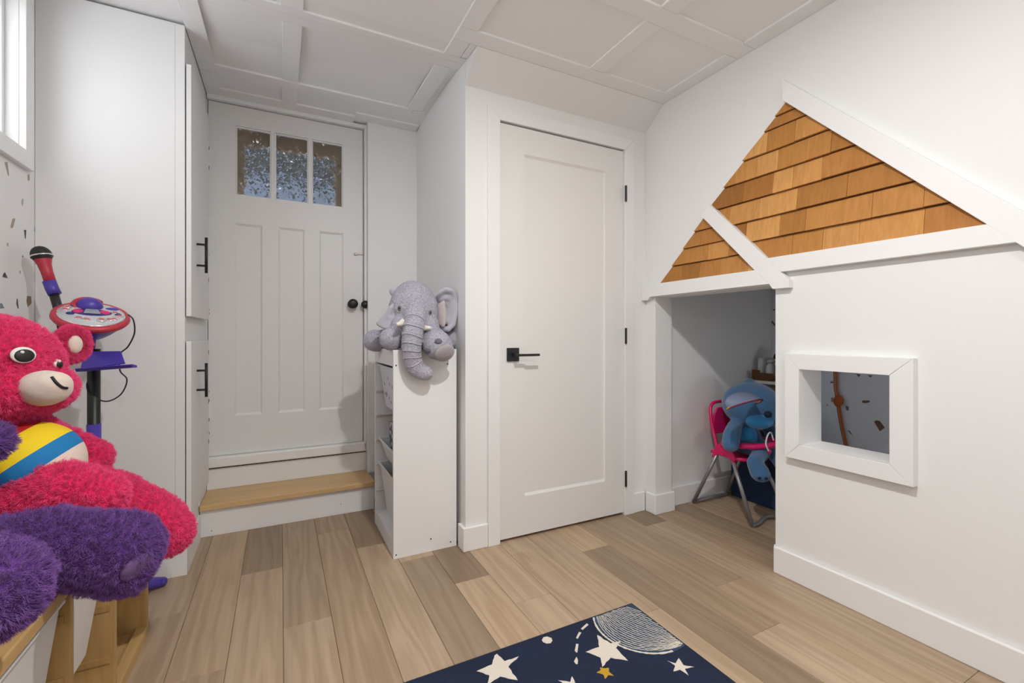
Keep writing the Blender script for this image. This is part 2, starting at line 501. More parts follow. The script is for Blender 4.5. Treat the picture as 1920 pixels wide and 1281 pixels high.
# floor and planks
fl = thing('floor', 'grey-brown oak plank floor', None, (0, 0, 0), kind='structure')
box('underlay', XL - .05, 3.05, YB - .05, 3.1, -.05, -.0095, M['subfloor'], fl)
PW, PL = .1555, 1.237
ends = {-1: 2.213, 1: 2.49, 2: 2.243, 4: 1.745, 5: 1.51, 7: 1.245, 8: 1.732, 9: .99, 10: 1.247, 11: 1.813, 0: 1.743, 3: 2.02, 6: .62, -2: 1.62, -3: 2.02, 12: .7}
PT = {(-1, 1): .66, (2, 1): .64, (4, 1): .64, (8, 0): .64, (11, 1): .60, (3, 0): .66, (3, 1): 1.0, (0, 1): .78, (0, 0): .96, (1, 0): .90, (1, 1): .88, (5, 0): 1.02, (5, 1): 1.04, (4, 0): 1.10, (6, 1): .98,
      (6, 0): .98, (7, 0): 1.0, (7, 1): .94, (8, 1): 1.08, (9, 0): 1.0, (9, 1): .80, (10, 0): 1.0, (10, 1): .74, (11, 0): .90, (12, 0): .92, (13, 0): .70, (13, 1): .70, (14, 1): 1.0, (2, 0): .97, (-1, 0): 1.0, (-2, 1): 1.0, (-2, 0): .98, (-3, 0): .9}
rk = random.Random(31)
for k in range(-6, 20):
    x0, x1 = .008 + PW * k, .008 + PW * (k + 1)
    x0c, x1c = max(x0, XL), min(x1, 3.0)
    xm = (x0 + x1) / 2
    ymin, ymax = (YB, 2.72) if x1 < .80 else ((YB, YC + .04) if xm < 1.93 else (.30, 1.955))
    e = ends.get(k, random.uniform(.3, 1.5))
    ys = [e + PL * i for i in range(-4, 4)]
    ys = [ymin] + [y for y in ys if ymin + .03 < y < ymax - .03] + [ymax]
    for a, b_ in zip(ys, ys[1:]):
        x0p, x1p, a, b_ = x0c + .0005, x1c - .0005, a + .0005, b_ - .0005
        ch = .0011
        V = [(x0p, a, -.009), (x1p, a, -.009), (x1p, b_, -.009), (x0p, b_, -.009), (x0p, a, -ch), (x1p, a, -ch), (x1p, b_, -ch), (x0p, b_, -ch),
             (x0p + ch, a + ch, 0), (x1p - ch, a + ch, 0), (x1p - ch, b_ - ch, 0), (x0p + ch, b_ - ch, 0)]
        Fc = [(0, 3, 2, 1), (0, 1, 5, 4), (1, 2, 6, 5), (2, 3, 7, 6), (3, 0, 4, 7), (4, 5, 9, 8), (5, 6, 10, 9), (6, 7, 11, 10), (7, 4, 8, 11), (8, 9, 10, 11)]
        pl = mobj('plank', V, Fc, M['plank'], fl)
        tn_ = PT.get((k, 0 if b_ <= e + .01 else 1), rk.choice((.95, 1.0, 1.04, .90)))
        pl.color = (tn_, tn_ * (.985 if tn_ < .85 else 1), tn_ * (.965 if tn_ < .85 else 1), 1)

# ceiling: boarded field and applied battens
ce = thing('ceiling', 'white boarded ceiling with flat battens', None, (0, 0, 2.285), kind='structure')
ys = [YB - .1, 1.9, 2.35, 3.1]
V, Fc = [], []
for y in ys:
    for x in (XL - .1, XR + .1):
        V.append((x, y, zc(y) + .009))
for y in ys:
    for x in (XL - .1, XR + .1): V.append((x, y, 2.42))
for i in range(3):
    Fc += [(2 * i, 2 * i + 1, 2 * i + 3, 2 * i + 2), (8 + 2 * i, 8 + 2 * i + 2, 8 + 2 * i + 3, 8 + 2 * i + 1), (2 * i, 2 * i + 2, 8 + 2 * i + 2, 8 + 2 * i), (2 * i + 1, 8 + 2 * i + 1, 8 + 2 * i + 3, 2 * i + 3)]
Fc += [(0, 8, 9, 1), (6, 7, 15, 14)]
mobj('ceiling_board', V, Fc, M['ceil'], ce)
def batten(x0, x1, y0, y1, d=0.0):
    g = .0007
    box('batten', x0 + g, x1 - g, y0 + g, y1 - g, d, .0105, M['ceil'], ce, .0012, zf=zc)
batten(.66, XR, 1.762, 1.849)
batten(.739, XR, 1.307, 1.391)
batten(.739, XR, .45, .534); batten(.739, XR, -.42, -.336)
for a, b_ in ((1.391, 1.762), (.534, 1.307), (-.336, .45), (-1.5, -.42)):
    batten(1.805, XR, a, b_); batten(1.318, 1.404, a, b_, .0006 if a == 1.391 else 0)
batten(.660, .738, YB, 1.7615); batten(.660, .738, 1.8495, 1.974)
batten(.739, .771, 1.8495, 1.965)
batten(-.36, .772, 1.975, 2.02); batten(-.36, .772, 2.0205, 2.085)
batten(.002, .080, YB, 1.974); batten(.006, .082, 2.086, 2.60); batten(.006, .082, 2.69, 2.85)
batten(XL, .0015, .80, .88); batten(.0805, .6595, .80, .88); batten(XL, .0015, -.5, -.42); batten(.0805, .6595, -.5, -.42)
batten(-.358, -.284, 2.086, 2.61); batten(-.358, .69, 2.611, 2.689); batten(-.358, -.284, 2.69, 2.85)
batten(-.358, .40, 2.851, 2.94); batten(.395, .775, 2.80, 2.884)
batten(.655, .735, 2.086, 2.61); batten(.69, .76, 2.62, 2.66)

# left wall with the high window; speckled wallpaper below it
WY0, WY1, WZ0, WZ1 = 1.16, 2.216, 1.668, 2.20
wl = holed('wall_left', 'x', XL - .16, XL, [YB - .1, WY0, WY1, 3.06], [-.05, WZ0, WZ1, TOP + .04], {(1, 1)}, M['wall'])
tag(wl, kind='structure')
def fleck(wall, pts, mat, X, side, Xf=None):
    """flat printed shard: outline given in picture pixels on the wall plane"""
    q = [P(u, v, X=X) for u, v in pts]
    prism('fleck', [(a.y, a.z) for a in q], 'x', X - .0005, X + side * .0006, mat, wall)
def px(l, ox, oy, s): return [(ox + a / s, oy + b / s) for a, b in l]
for l, m in (([(34, 17), (55, 14), (66, 117), (60, 118), (45, 60)], 0), ([(205, 112), (219, 108), (222, 148), (214, 158), (207, 150)], 0), ([(168, 290), (175, 295), (170, 346), (160, 330), (161, 305)], 2),
             ([(94, 440), (114, 438), (100, 498), (88, 514), (77, 505)], 0), ([(179, 524), (196, 525), (192, 592), (187, 590)], 1), ([(261, 492), (264, 495), (258, 537), (253, 532)], 2),
             ([(50, 622), (62, 625), (63, 652), (55, 645), (48, 636)], 2), ([(36, 842), (57, 887), (18, 878), (24, 856)], 1), ([(126, 1040), (131, 1042), (139, 1112), (134, 1117), (122, 1080)], 1),
             ([(202, 1020), (233, 1024), (235, 1075), (208, 1104), (198, 1062)], 3), ([(0, 1078), (12, 1074), (32, 1112), (0, 1116)], 4), ([(170, 715), (174, 722), (170, 732), (166, 726)], 1),
             ([(144, 828), (155, 834), (154, 856), (146, 850)], 2)):
    fleck(wl, px(l, 0, 300, 4.0), FL[m], XL, 1)
rf = random.Random(3)
for i in range(46):                                   # the same print goes on along the wall
    y, z = rf.uniform(-1.3, 1.65), rf.uniform(.15, 2.1)
    if y > 1.1 and z > 1.45: continue
    s = rf.uniform(.012, .03); n = rf.choice((4, 5, 5)); a0 = rf.uniform(0, 6); asp = rf.uniform(.35, .8)
    pts = []
    for k in range(n):
        a = a0 + 2 * math.pi * k / n
        rr = s * rf.uniform(.7, 1.15); u_, v_ = rr * math.cos(a), rr * asp * math.sin(a)
        pts.append((y + u_ * math.cos(a0) - v_ * math.sin(a0), z + u_ * math.sin(a0) + v_ * math.cos(a0)))
    prism('fleck', pts, 'x', XL - .0005, XL + .0006, FL[i % 5], wl)

win = thing('window_1', 'high white-framed window over the speckled wall', None, (XL, 1.7, WZ0), kind='structure')
cw = .06
for nm, p in (('casing', [(WY1, WZ0 - cw), (WY1 + cw, WZ0 - cw), (WY1 + cw, WZ1 + cw), (WY1, WZ1 + cw)]), ('casing', [(WY0 - cw, WZ0 - cw), (WY0, WZ0 - cw), (WY0, WZ1 + cw), (WY0 - cw, WZ1 + cw)]),
              ('casing', [(WY0, WZ0 - cw), (WY1, WZ0 - cw), (WY1, WZ0), (WY0, WZ0)]), ('casing', [(WY0, WZ1), (WY1, WZ1), (WY1, WZ1 + cw), (WY0, WZ1 + cw)])):
    prism(nm, p, 'x', XL + .0005, XL + .02, M['trim'], win, .002)
fx0, fx1 = XL - .105, XL - .055
holed('sash', 'x', fx0, fx1, [WY0 + .001, WY0 + .04, 1.66, 1.70, WY1 - .04, WY1 - .001], [WZ0 + .001, WZ0 + .035, WZ1 - .035, WZ1 - .001], {(1, 1), (3, 1)}, M['trim'], win)
box('stop', XL - .054, XL - .035, WY1 - .018, WY1 - .001, WZ0 + .001, WZ1 - .001, M['trim'], win, .002)
for a, b_ in ((WY0 + .041, 1.659), (1.701, WY1 - .041)):
    box('pane', XL - .085, XL - .081, a, b_, WZ0 + .036, WZ1 - .036, M['pane'], win)

# wall behind the camera
tag(box('wall_back', XL - .1, XR + .2, YB - .1, YB, -.05, TOP, M['wall']), kind='structure')

# wall with the panelled door (alcove end) and its surround
DX0, DX1, DZ0, DZ1 = -.352, .461, .345, 2.296
wa = holed('wall_alcove_end', 'y', YD + .002, YD + .06, [XL - .1, DX0 - .004, DX1 + .004, .86], [-.05, DZ0 - .03, DZ1 + .004, TOP + .06], {(1, 1)}, M['wall'])
tag(wa, kind='structure')
wr = box('wall_alcove_return', .479, .875, 2.885, YD + .0015, -.05, TOP + .05, M['wall'])
tag(wr, kind='structure')
prism('wall_alcove_side', [(.7722, YC + .1005), (.871, YC + .1005), (.871, 2.8845), (.783, 2.8845)], 'z', -.05, TOP + .05, M['wall'])['kind'] = 'structure'
tag(box('trim_1', DX1 + .005, .4785, 2.925, YD + .0015, .30, DZ1 + .02, M['trim'], None, .002), kind='structure')     # jamb strip beside the back door
tag(box('trim_2', DX0 - .004, .4785, 2.935, YD + .0015, DZ1 + .003, zc(2.95) + .002, M['trim'], None, .002), kind='structure')   # head strip
tag(box('baseboard_alcove', .480, .775, 2.869, 2.8845, .166, .272, M['trim'], None, .003), kind='structure')

# closet wall with bulkhead, door opening
CX0, CX1, CZ1 = .945, 1.718, 2.048
wc = holed('wall_closet', 'y', YC, YC + .1, [.771, CX0 - .002, CX1 + .002, XR + .12], [-.05, 0, CZ1 + .002, TOP + .05], {(1, 0), (1, 1)}, M['wall'])
tag(wc, kind='structure')
prism('bulkhead', [(YC - .0005, 2.18), (1.85, 2.2845), (1.85, 2.295), (YC - .0005, 2.295)], 'x', .7722, XR - .0005, M['wall'], wc)
box('closet_lining', CX0 - .002, CX1 + .002, YC + .101, YC + .115, -.05, 2.2, M['gap'], wc)
tr = thing('trim_3', 'flat white casing round the closet door', None, (1.33, YC, 0), kind='structure')
k0, k1, kz = CX0 - .063, CX1 + .066, CZ1 + .066
prism('casing', [(k0, 0), (CX0 - .001, 0), (CX0 - .001, CZ1 + .001), (k0, kz)], 'y', YC - .017, YC - .0005, M['trim'], tr, .0015)
prism('casing', [(CX1 + .001, 0), (k1, 0), (k1, kz), (CX1 + .001, CZ1 + .001)], 'y', YC - .017, YC - .0005, M['trim'], tr, .0015)
prism('casing', [(CX0 - .001, CZ1 + .0015), (CX1 + .001, CZ1 + .0015), (k1, kz + .0005), (k0, kz + .0005)], 'y', YC - .017, YC - .0005, M['trim'], tr, .0015)

BH, BT = .111, .016
def base_x(name, x0, x1, y, mat=None):     # baseboard on a wall facing -y
    return tag(box(name, x0, x1, y - BT, y - .0005, 0, BH, M['trim'], None, .004), kind='structure')
def base_y(name, y0, y1, x, s=-1):         # baseboard on a wall facing -x (s=-1) or +x
    a, b_ = (x - BT, x - .0005) if s < 0 else (x + .0005, x + BT)
    return tag(box(name, a, b_, y0, y1, 0, BH, M['trim'], None, .004), kind='structure')
prism('baseboard_closet', [(.755, YC - BT), (k0 - .0005, YC - BT), (k0 - .0005, YC - .0005), (.7705, YC - .0005), (.7705, 2.05), (.755, 2.05)], 'z', 0, BH, M['trim'], None, .004)['kind'] = 'structure'
base_x('baseboard_corner', k1 + .0005, XR - BT - .0005, YC)
base_y('baseboard_left', YB, 2.30, XL, 1)
base_y('baseboard_right', YB, 1.214, XR)
base_x('baseboard_back', XL + .02, XR - .02, YB + BT + .0005)

# right wall: the little-house front over the stair nook
OY0, OY1, OZ = 1.214, 1.911, 1.224
SY0, SY1, SZ0, SZ1 = .795, 1.098, .568, .872
WT = .125
wh = holed('wall_right', 'x', XR, XR + WT, [YB - .1, SY0, SY1, OY0, OY1, YC - .0005], [0, SZ0, SZ1, OZ, TOP + .05], {(1, 1), (3, 0), (3, 1), (3, 2)}, M['wall'])
tag(wh, kind='structure')
tag(prism('baseboard_post', [(XR - BT, OY1 - BT), (XR + WT + .012, OY1 - BT), (XR + WT + .012, OY1 - .0005), (XR - .0005, OY1 - .0005), (XR - .0005, YC - BT - .001), (XR - BT, YC - BT - .001)], 'z', 0, BH, M['trim'], None, .004), kind='structure')
tag(box('baseboard_jamb', XR + .0005, XR + .012, OY0 + .0005, OY0 + .009, 0, BH, M['trim'], None, .002), kind='structure')

B0, B1 = XR - .03, XR - .0005
def board(name, poly): return prism(name, poly, 'x', B0, B1, M['trim'], wh, .0012)
board('rake_board', [(1.166, 1.986), (1.166, 2.072), (.33, 1.20), (.40, 1.20), (.432, 1.205), (.555, 1.338)])
board('rake_board', [(1.575, 1.601), (1.2895, 1.2945), (1.2235, 1.228), (1.208, 1.205), (1.139, 1.205), (1.139, 1.238), (1.173, 1.273), (1.234, 1.341), (1.529, 1.648)])
board('tie_beam', [(1.2335, 1.3395), (1.1725, 1.2735), (.494, 1.2735), (.5545, 1.3375)])
board('tie_beam', [(1.2245, 1.228), (1.9215, 1.226), (1.943, 1.208), (1.9885, 1.208), (1.9885, 1.2955), (1.2905, 1.2955)])

def clip(poly, n, d):
    out = []
    for i in range(len(poly)):
        a, b_ = poly[i], poly[(i + 1) % len(poly)]
        da, db = a[0] * n[0] + a[1] * n[1] - d, b_[0] * n[0] + b_[1] * n[1] - d
        if da <= 0: out.append(a)
        if (da < 0 < db) or (db < 0 < da):
            t = da / (da - db); out.append((a[0] + (b_[0] - a[0]) * t, a[1] + (b_[1] - a[1]) * t))
    return out
def shingles(tri, lines, joints, seed):
    r = random.Random(seed)
    cen = (sum(p[0] for p in tri) / len(tri), sum(p[1] for p in tri) / len(tri))
    planes = []
    for i in range(len(tri)):
        a, b_ = tri[i], tri[(i + 1) % len(tri)]
        n = (b_[1] - a[1], a[0] - b_[0]); d = n[0] * a[0] + n[1] * a[1]
        if n[0] * cen[0] + n[1] * cen[1] > d: n, d = (-n[0], -n[1]), -d
        planes.append((n, d))
    ymin, ymax = min(p[0] for p in tri), max(p[0] for p in tri)
    for i in range(len(lines) - 1):
        zt, zb = lines[i], lines[i + 1] + (.0035 if i < len(lines) - 2 else 0)
        js = [ymax + .02] + sorted(joints.get(i, []), reverse=True) + [ymin - .02]
        for ya, yb in zip(js, js[1:]):
            dz = r.uniform(-.0012, .0012)
            poly = [(ya - .0006, zt), (yb + .0006, zt), (yb + .0006, zb + dz), (ya - .0006, zb + dz)]
            for n, d in planes: poly = clip(poly, n, d) if len(poly) > 2 else []
            if len(poly) < 3: continue
            h = zt - zb; th = r.uniform(.0125, .0145)
            fr = [(XR - .0015 - th * (zt - z) / .094, y, z) for y, z in poly]
            bk = [(XR - .0006, y, z) for y, z in poly]
            n_ = len(poly)
            mobj('shingle', fr + bk, [tuple(range(n_)), tuple(range(2 * n_ - 1, n_ - 1, -1))] + [(q, (q + 1) % n_, n_ + (q + 1) % n_, n_ + q) for q in range(n_)], M['shingle'], wh)
    prism('shingle_backing', tri, 'x', XR - .0005, XR + .002, M['butt'], wh)
shingles([(1.1655, 1.9855), (.5555, 1.3385), (1.2335, 1.3415), (1.5285, 1.6475)], [2.0, 1.939, 1.892, 1.799, 1.706, 1.613, 1.520, 1.426, 1.337],
         {2: [1.245, 1.126], 3: [1.40, 1.296, 1.197, 1.082, .989], 4: [1.36, 1.219, 1.134, 1.022], 5: [1.43, 1.282, 1.118, .934], 6: [1.345, 1.19, 1.084, .854, .708], 7: [1.138, 1.02, .895, .708]}, 5)
shingles([(1.5745, 1.6005), (1.29, 1.296), (1.864, 1.296)], [1.61, 1.534, 1.459, 1.378, 1.295], {0: [], 1: [1.595], 2: [1.679, 1.552, 1.434], 3: [1.712, 1.60, 1.484, 1.335]}, 9)

# the square peep window in the house front
w2 = thing('window_2', 'small square opening with mitred white frame', None, (XR, .94, SZ0), kind='structure')
o0, o1, q0, q1 = .728, 1.1555, .508, .934
X0, X1 = XR - .03, XR - .0005
e = .0004
for p in ([(o0, q0), (o1, q0), (SY1, SZ0), (SY0, SZ0)], [(o0, q1), (o1, q1), (SY1, SZ1), (SY0, SZ1)], [(o0, q0), (SY0, SZ0), (SY0, SZ1), (o0, q1)], [(o1, q0), (SY1, SZ0), (SY1, SZ1), (o1, q1)]):
    cy_, cz_ = sum(a for a, _ in p) / 4, sum(b_ for _, b_ in p) / 4
    prism('frame_board', [(a + e * (1 if a < cy_ else -1), b_ + e * (1 if b_ < cz_ else -1)) for a, b_ in p], 'x', X0, X1, M['trim'], w2, .0012)
# nook shell
NY = 1.962
tag(box('wall_nook_end', XR + WT + .001, 3.1, NY, NY + .06, -.05, 1.70, M['wall']), kind='structure')
wn = tag(box('wall_nook_back', 3.0, 3.06, .2, NY - .001, -.05, 1.70, M['nookwall']), kind='structure')
tag(holed('wall_nook_near', 'y', .2, .26, [XR + WT + .001, 2.50, 2.92, 2.999], [-.05, .50, .86, 1.70], {(1, 1)}, M['wall']), kind='structure')  # opening cut for the added daylight window
w3 = thing('nook_fill_window', 'small window added at the near end of the nook to light its back wall', None, (2.55, .23, .75), kind='structure')  # added out of view to let daylight onto the nook's back wall
holed('sash', 'y', .205, .235, [2.501, 2.52, 2.90, 2.919], [.501, .52, .84, .859], {(1, 1)}, M['trim'], w3)
box('pane', 2.5205, 2.8995, .217, .221, .5205, .8395, M['pane'], w3)
tag(box('ceiling_nook', XR + WT + .001, 2.999, .261, NY - .001, 1.62, 1.70, M['wall']), kind='structure')
base_x('baseboard_nook', XR + WT + .014, 2.999, NY)
s3 = 3.202
for l, m in (([(533, 612), (575, 612), (582, 620), (560, 628), (535, 626)], 0), ([(604, 738), (618, 731), (640, 735), (670, 775), (640, 797)], 0), ([(433, 642), (455, 650), (450, 676), (436, 668)], 1),
             ([(495, 452), (525, 456), (513, 472)], 1), ([(566, 460), (598, 462), (582, 474)], 1), ([(338, 506), (352, 494), (368, 510)], 1), ([(444, 790), (458, 793), (480, 824), (462, 810)], 1), ([(345, 595), (362, 592), (362, 622), (348, 622)], 2), ([(314, 636), (330, 640), (326, 646)], 1)):
    fleck(wn, px(l, 1450, 560, s3), NFL[m], 3.0, -1)
for l in ([(1568, 705), (1588, 695), (1592, 710), (1570, 714)], [(1550, 840), (1560, 820), (1592, 860), (1590, 885)]):
    fleck(wn, px(l, 1180, 460, 5.822), NFL[0], 3.0, -1)

# world beyond the back door: a storm-door frame, pale siding and a dark eave
so = thing('porch', 'pale siding and dark eave beyond the back door glass', 'porch', (0, 5, 0), kind='structure')
box('siding', -2.2, 2.6, 4.9, 5.0, 0, 2.50, M['exterior'], so)
box('eave', -2.2, 2.6, 3.6, 5.0, 2.50, 4.2, M['eave'], so)
box('porch_slab', -2.2, 2.6, 3.2, 5.0, -.1, 0, M['eave'], so)
sd = holed('trim_4', 'y', 3.075, 3.10, [-.40, -.19, .31, .50], [.3, .5, 2.13, 2.34], {(1, 1)}, M['tan'])
tag(sd, kind='structure')

# ------------------------------------------------------------------ doors
d1 = thing('door_1', 'old white panelled door with three obscure glass panes', None, (.05, YD, DZ0), kind='structure')
gx = [-.223, -.049, -.028, .148, .168, .343]
gz0, gz1 = 1.796, 2.185
pxs = [-.229, -.093, -.011, .127, .209, .346]
pz0, pz1 = .558, 1.638
us = sorted(set([DX0, DX1] + gx + pxs)); vs = [DZ0, pz0, pz1, gz0, gz1, DZ1]
holes = set()
for i in range(len(us) - 1):
    c = (us[i] + us[i + 1]) / 2
    if any(pxs[k] < c < pxs[k + 1] for k in (0, 2, 4)): holes.add((i, 1))
    if any(gx[k] < c < gx[k + 1] for k in (0, 2, 4)): holes.add((i, 3))
leaf = holed('leaf', 'y', YD, YD + .04, us, vs, holes, M['door'], d1)
for k in (0, 2, 4):
    a, b_ = pxs[k], pxs[k + 1]
    V = [(a, YD + .001, pz0), (b_, YD + .001, pz0), (b_, YD + .001, pz1), (a, YD + .001, pz1), (a + .009, YD + .0085, pz0 + .012), (b_ - .009, YD + .0085, pz0 + .012), (b_ - .009, YD + .0085, pz1 - .012), (a + .009, YD + .0085, pz1 - .012),
         (a, YD + .03, pz0), (b_, YD + .03, pz0), (b_, YD + .03, pz1), (a, YD + .03, pz1)]
    mobj('panel', V, [(0, 1, 5, 4), (1, 2, 6, 5), (2, 3, 7, 6), (3, 0, 4, 7), (4, 5, 6, 7), (8, 11, 10, 9), (0, 8, 9, 1), (1, 9, 10, 2), (2, 10, 11, 3), (3, 11, 8, 0)], M['door'], d1)
    a, b_ = gx[k], gx[k + 1]
    box('glass_pane', a + .0005, b_ - .0005, YD + .018, YD + .023, gz0 + .0005, gz1 - .0005, M['obscure'], d1)
    for p in ((a + .0005, a + .006, gz0 + .0005, gz1 - .0005), (b_ - .006, b_ - .0005, gz0 + .0005, gz1 - .0005), (a + .0065, b_ - .0065, gz1 - .008, gz1 - .0005), (a + .0065, b_ - .0065, gz0 + .0005, gz0 + .006)):
        box('glazing_bead', p[0], p[1], YD + .006, YD + .0175, p[2], p[3], M['trim'], d1, .001)
Mk = frame((.396, YD - .0005, 1.203), (0, -1, 0))
kb = lathe('rosette', [(.001, 0), (.027, 0), (.027, .004), (.02, .008), (.01, .010), (.01, .03)], Mk, M['black'], d1)
lathe('knob', [(.01, .03), (.02, .033), (.0285, .043), (.029, .053), (.024, .062), (.016, .0655), (.0155, .0635), (.001, .065)], Mk, M['black'], d1)
lathe('strike_knob', [(.001, 0), (.024, 0), (.024, .012), (.016, .02), (.001, .022)], frame((.468, 2.9245, 1.20), (0, -1, 0)), M['black'], d1)
box('latch_bar', .405, .478, YD - .007, YD - .0005, 1.512, 1.518, M['brass'], d1, .001)
box('latch_plate', .412, .424, YD - .009, YD - .0005, 1.507, 1.523, M['brass'], d1, .001)
for z in (1.98, .60):
    box('hinge', DX0 - .0035, DX0 + .012, YD - .006, YD - .0002, z - .045, z + .045, M['trim'], d1, .002)
    for q in (z + .055, z - .05):
        box('paint_chip', DX0 + .002, DX0 + .005, YD - .0012, YD - .0002, q - .012, q + .006, M['chip'], d1)
box('edge_gap', DX1 + .0003, DX1 + .0036, YD + .012, YD + .02, DZ0, DZ1, M['gap'], d1)
box('head_gap', DX0, DX1, YD + .012, YD + .02, DZ1 + .0003, DZ1 + .0034, M['gap'], d1)
rc = random.Random(11)
for i in range(9):
    z = rc.uniform(.4, 2.0)
    box('paint_chip', DX0 + .003, DX0 + rc.uniform(.004, .0055), YD - .0008, YD - .0002, z, z + rc.uniform(.004, .012), M['chip'], d1)
box('sill', DX0 - .010, .4785, 2.925, YD + .03, .288, DZ0 - .002, M['trim'], d1, .006)
box('sill_gap', DX0, .474, 2.945, YD - .001, .2795, .2885, M['gap'], d1)

st = thing('entry_step', 'low white step with an oak tread below the panelled back door', 'step', (.06, 2.82, 0))
box('riser', -.357, .486, 2.713, 2.733, 0.0005, .137, M['trim'], st, .001)
mobj('tread', [(-.357, 2.690, .1375), (.486, 2.690, .1375), (.486, 2.868, .1375), (.486, 2.868, .165), (.486, 2.690, .165), (-.357, 2.690, .165), (-.357, 2.9640, .1375), (.478, 2.9640, .1375), (.478, 2.9640, .165), (-.357, 2.9640, .165), (.478, 2.868, .1375), (.478, 2.868, .165)],
     [(0, 1, 2, 10, 7, 6), (5, 4, 3, 11, 8, 9), (0, 1, 4, 5), (1, 2, 3, 4), (2, 10, 11, 3), (10, 7, 8, 11), (7, 6, 9, 8), (6, 0, 5, 9)], M['tread'], st, .003)
box('upper_riser', -.357, .478, 2.9485, 2.9635, .1655, .279, M['trim'], st, .001)
box('nail_head', .30, .304, 2.7122, 2.7128, .055, .059, M['screw'], st)
box('nail_head', -.31, -.306, 2.7122, 2.7128, .025, .029, M['screw'], st)

d2 = thing('door_2', 'white one-panel closet door with black lever', None, (1.33, YC, .01), kind='structure')
dx0, dx1, dz0, dz1 = CX0 + .002, CX1 - .001, .014, CZ1 - .006
pa = P(983, 290, Y=YC); pb = P(1134, 322, Y=YC); pc = P(983, 930, Y=YC)
ix0, ix1, iz0, iz1 = pa.x, pb.x, pc.z, pa.z
yd = YC - .004
holed('leaf', 'y', yd, yd + .035, [dx0, ix0, ix1, dx1], [dz0, iz0, iz1, dz1], {(1, 1)}, M['door'], d2)
b_ = .012
V = [(ix0, yd + .001, iz0), (ix1, yd + .001, iz0), (ix1, yd + .001, iz1), (ix0, yd + .001, iz1), (ix0 + .004, yd + .010, iz0 + b_), (ix1 - .004, yd + .010, iz0 + b_), (ix1 - .004, yd + .010, iz1 - b_), (ix0 + .004, yd + .010, iz1 - b_),
     (ix0, yd + .03, iz0), (ix1, yd + .03, iz0), (ix1, yd + .03, iz1), (ix0, yd + .03, iz1)]
mobj('panel', V, [(0, 1, 5, 4), (1, 2, 6, 5), (2, 3, 7, 6), (3, 0, 4, 7), (4, 5, 6, 7), (8, 11, 10, 9), (0, 8, 9, 1), (1, 9, 10, 2), (2, 10, 11, 3), (3, 11, 8, 0)], M['door'], d2)
hx, hz = P(961, 665, Y=yd).x, P(961, 665, Y=yd).z
lv = box('handle_plate', hx - .033, hx + .033, yd - .009, yd - .0003, hz - .033, hz + .033, M['black'], d2, .0015)
box('lever', hx - .008, hx + .008, yd - .05, yd - .0095, hz - .008, hz + .008, M['black'], lv, .001)
box('lever', hx - .010, hx + .122, yd - .060, yd - .050, hz - .0075, hz + .0045, M['black'], lv, .002)
for v in (363, 630, 898):
    q = P(1170, v, Y=YC - .018)
    lathe('hinge', [(.001, -.045), (.006, -.044), (.0065, -.04), (.0065, .04), (.006, .044), (.001, .045)], Matrix.Translation((CX1 + .001, YC - .0235, q.z)), M['black'], d2, 12)

# ------------------------------------------------------------------ ceiling lamps (both out of the frame)
for ((lx, ly), pw), lb in zip(LAMPS, ('round dome ceiling light over the star rug', 'round dome ceiling light near the rear wall')):
    lt = thing('ceiling_light', lb, 'light', (lx, ly, 2.297), 'ceiling lights')
    lathe('lamp_ring', [(.055, -.0005), (.085, -.0005), (.085, -.012), (.078, -.016), (.058, -.016), (.055, -.012)], Matrix.Translation((lx, ly, 2.296)), M['trim'], lt)
    lathe('diffuser', [(.054, -.010), (.050, -.030), (.036, -.045), (.018, -.052), (.001, -.054)], Matrix.Translation((lx, ly, 2.296)), plain('lamp_diffuser', (.9, .9, .9), .6, emit=((1, .965, .92), 6.0)), lt)
    for kind_, share, dz in (('AREA', .82, -.058), ('POINT', .18, -.105)):        # most of it goes down, a little spills sideways from the dome
        ld = bpy.data.lights.new('lamp_light', kind_); ld.energy = pw * share; ld.color = (1, .98, .955)
        if kind_ == 'AREA': ld.shape = 'DISK'; ld.size = .06
        else: ld.shadow_soft_size = .03
        lo = bpy.data.objects.new('lamp_light', ld); COL.objects.link(lo)
        lo.parent = lt; lo.location = (0, 0, dz)

# ------------------------------------------------------------------ tall cabinet beside the back door
KX, KY0, KY1 = -.360, 2.333, 2.9640
kb_ = thing('tall_cabinet', 'tall white built-in cabinet with two flat doors beside the back door', 'cabinet', (-.6, 2.62, 0))
box('side_panel', XL + .001, KX - .034, KY0, KY0 + .018, .0, 2.318, M['cab'], kb_, .0006)
box('filler_strip', KX - .0335, KX, KY0, KY0 + .018, .0, 2.318, M['cab'], kb_, .001)
box('carcass', XL + .001, KX, KY0 + .0185, 2.6855, 0, 2.318, M['cab'], kb_)
box('carcass', XL + .001, KX, 2.6857, KY1 - .002, .0, 2.318, M['cab'], kb_)
for z0, z1, h0, h1 in ((1.090, 2.160, 1.293, 1.455), (.236, .984, .728, .882)):
    dr = box('door', KX + .004, KX + .022, KY0 + .004, 2.862, z0, z1, M['cab'], kb_, .001)
    hy = 2.478
    hb = tube('handle', [(KX + .058, hy, h0), (KX + .058, hy, h1)], .006, M['black'], dr, 12)
    for q in (h0 + .033, h1 - .033):
        tube('handle_post', [(KX + .0215, hy, q), (KX + .058, hy, q)], .005, M['black'], dr, 10)
box('plinth', KX + .0005, KX + .010, KY0 - .006, 2.6855, 0, .125, M['trim'], kb_, .001)
box('plinth', XL + .02, KX + .010, KY0 - .010, KY0 - .0005, 0, .125, M['trim'], kb_, .001)
prism('skirt', [(2.6900, .166), (2.9240, .166), (2.9240, .272), (2.70, .205)], 'x', KX + .0005, KX + .003, M['trim'], kb_)
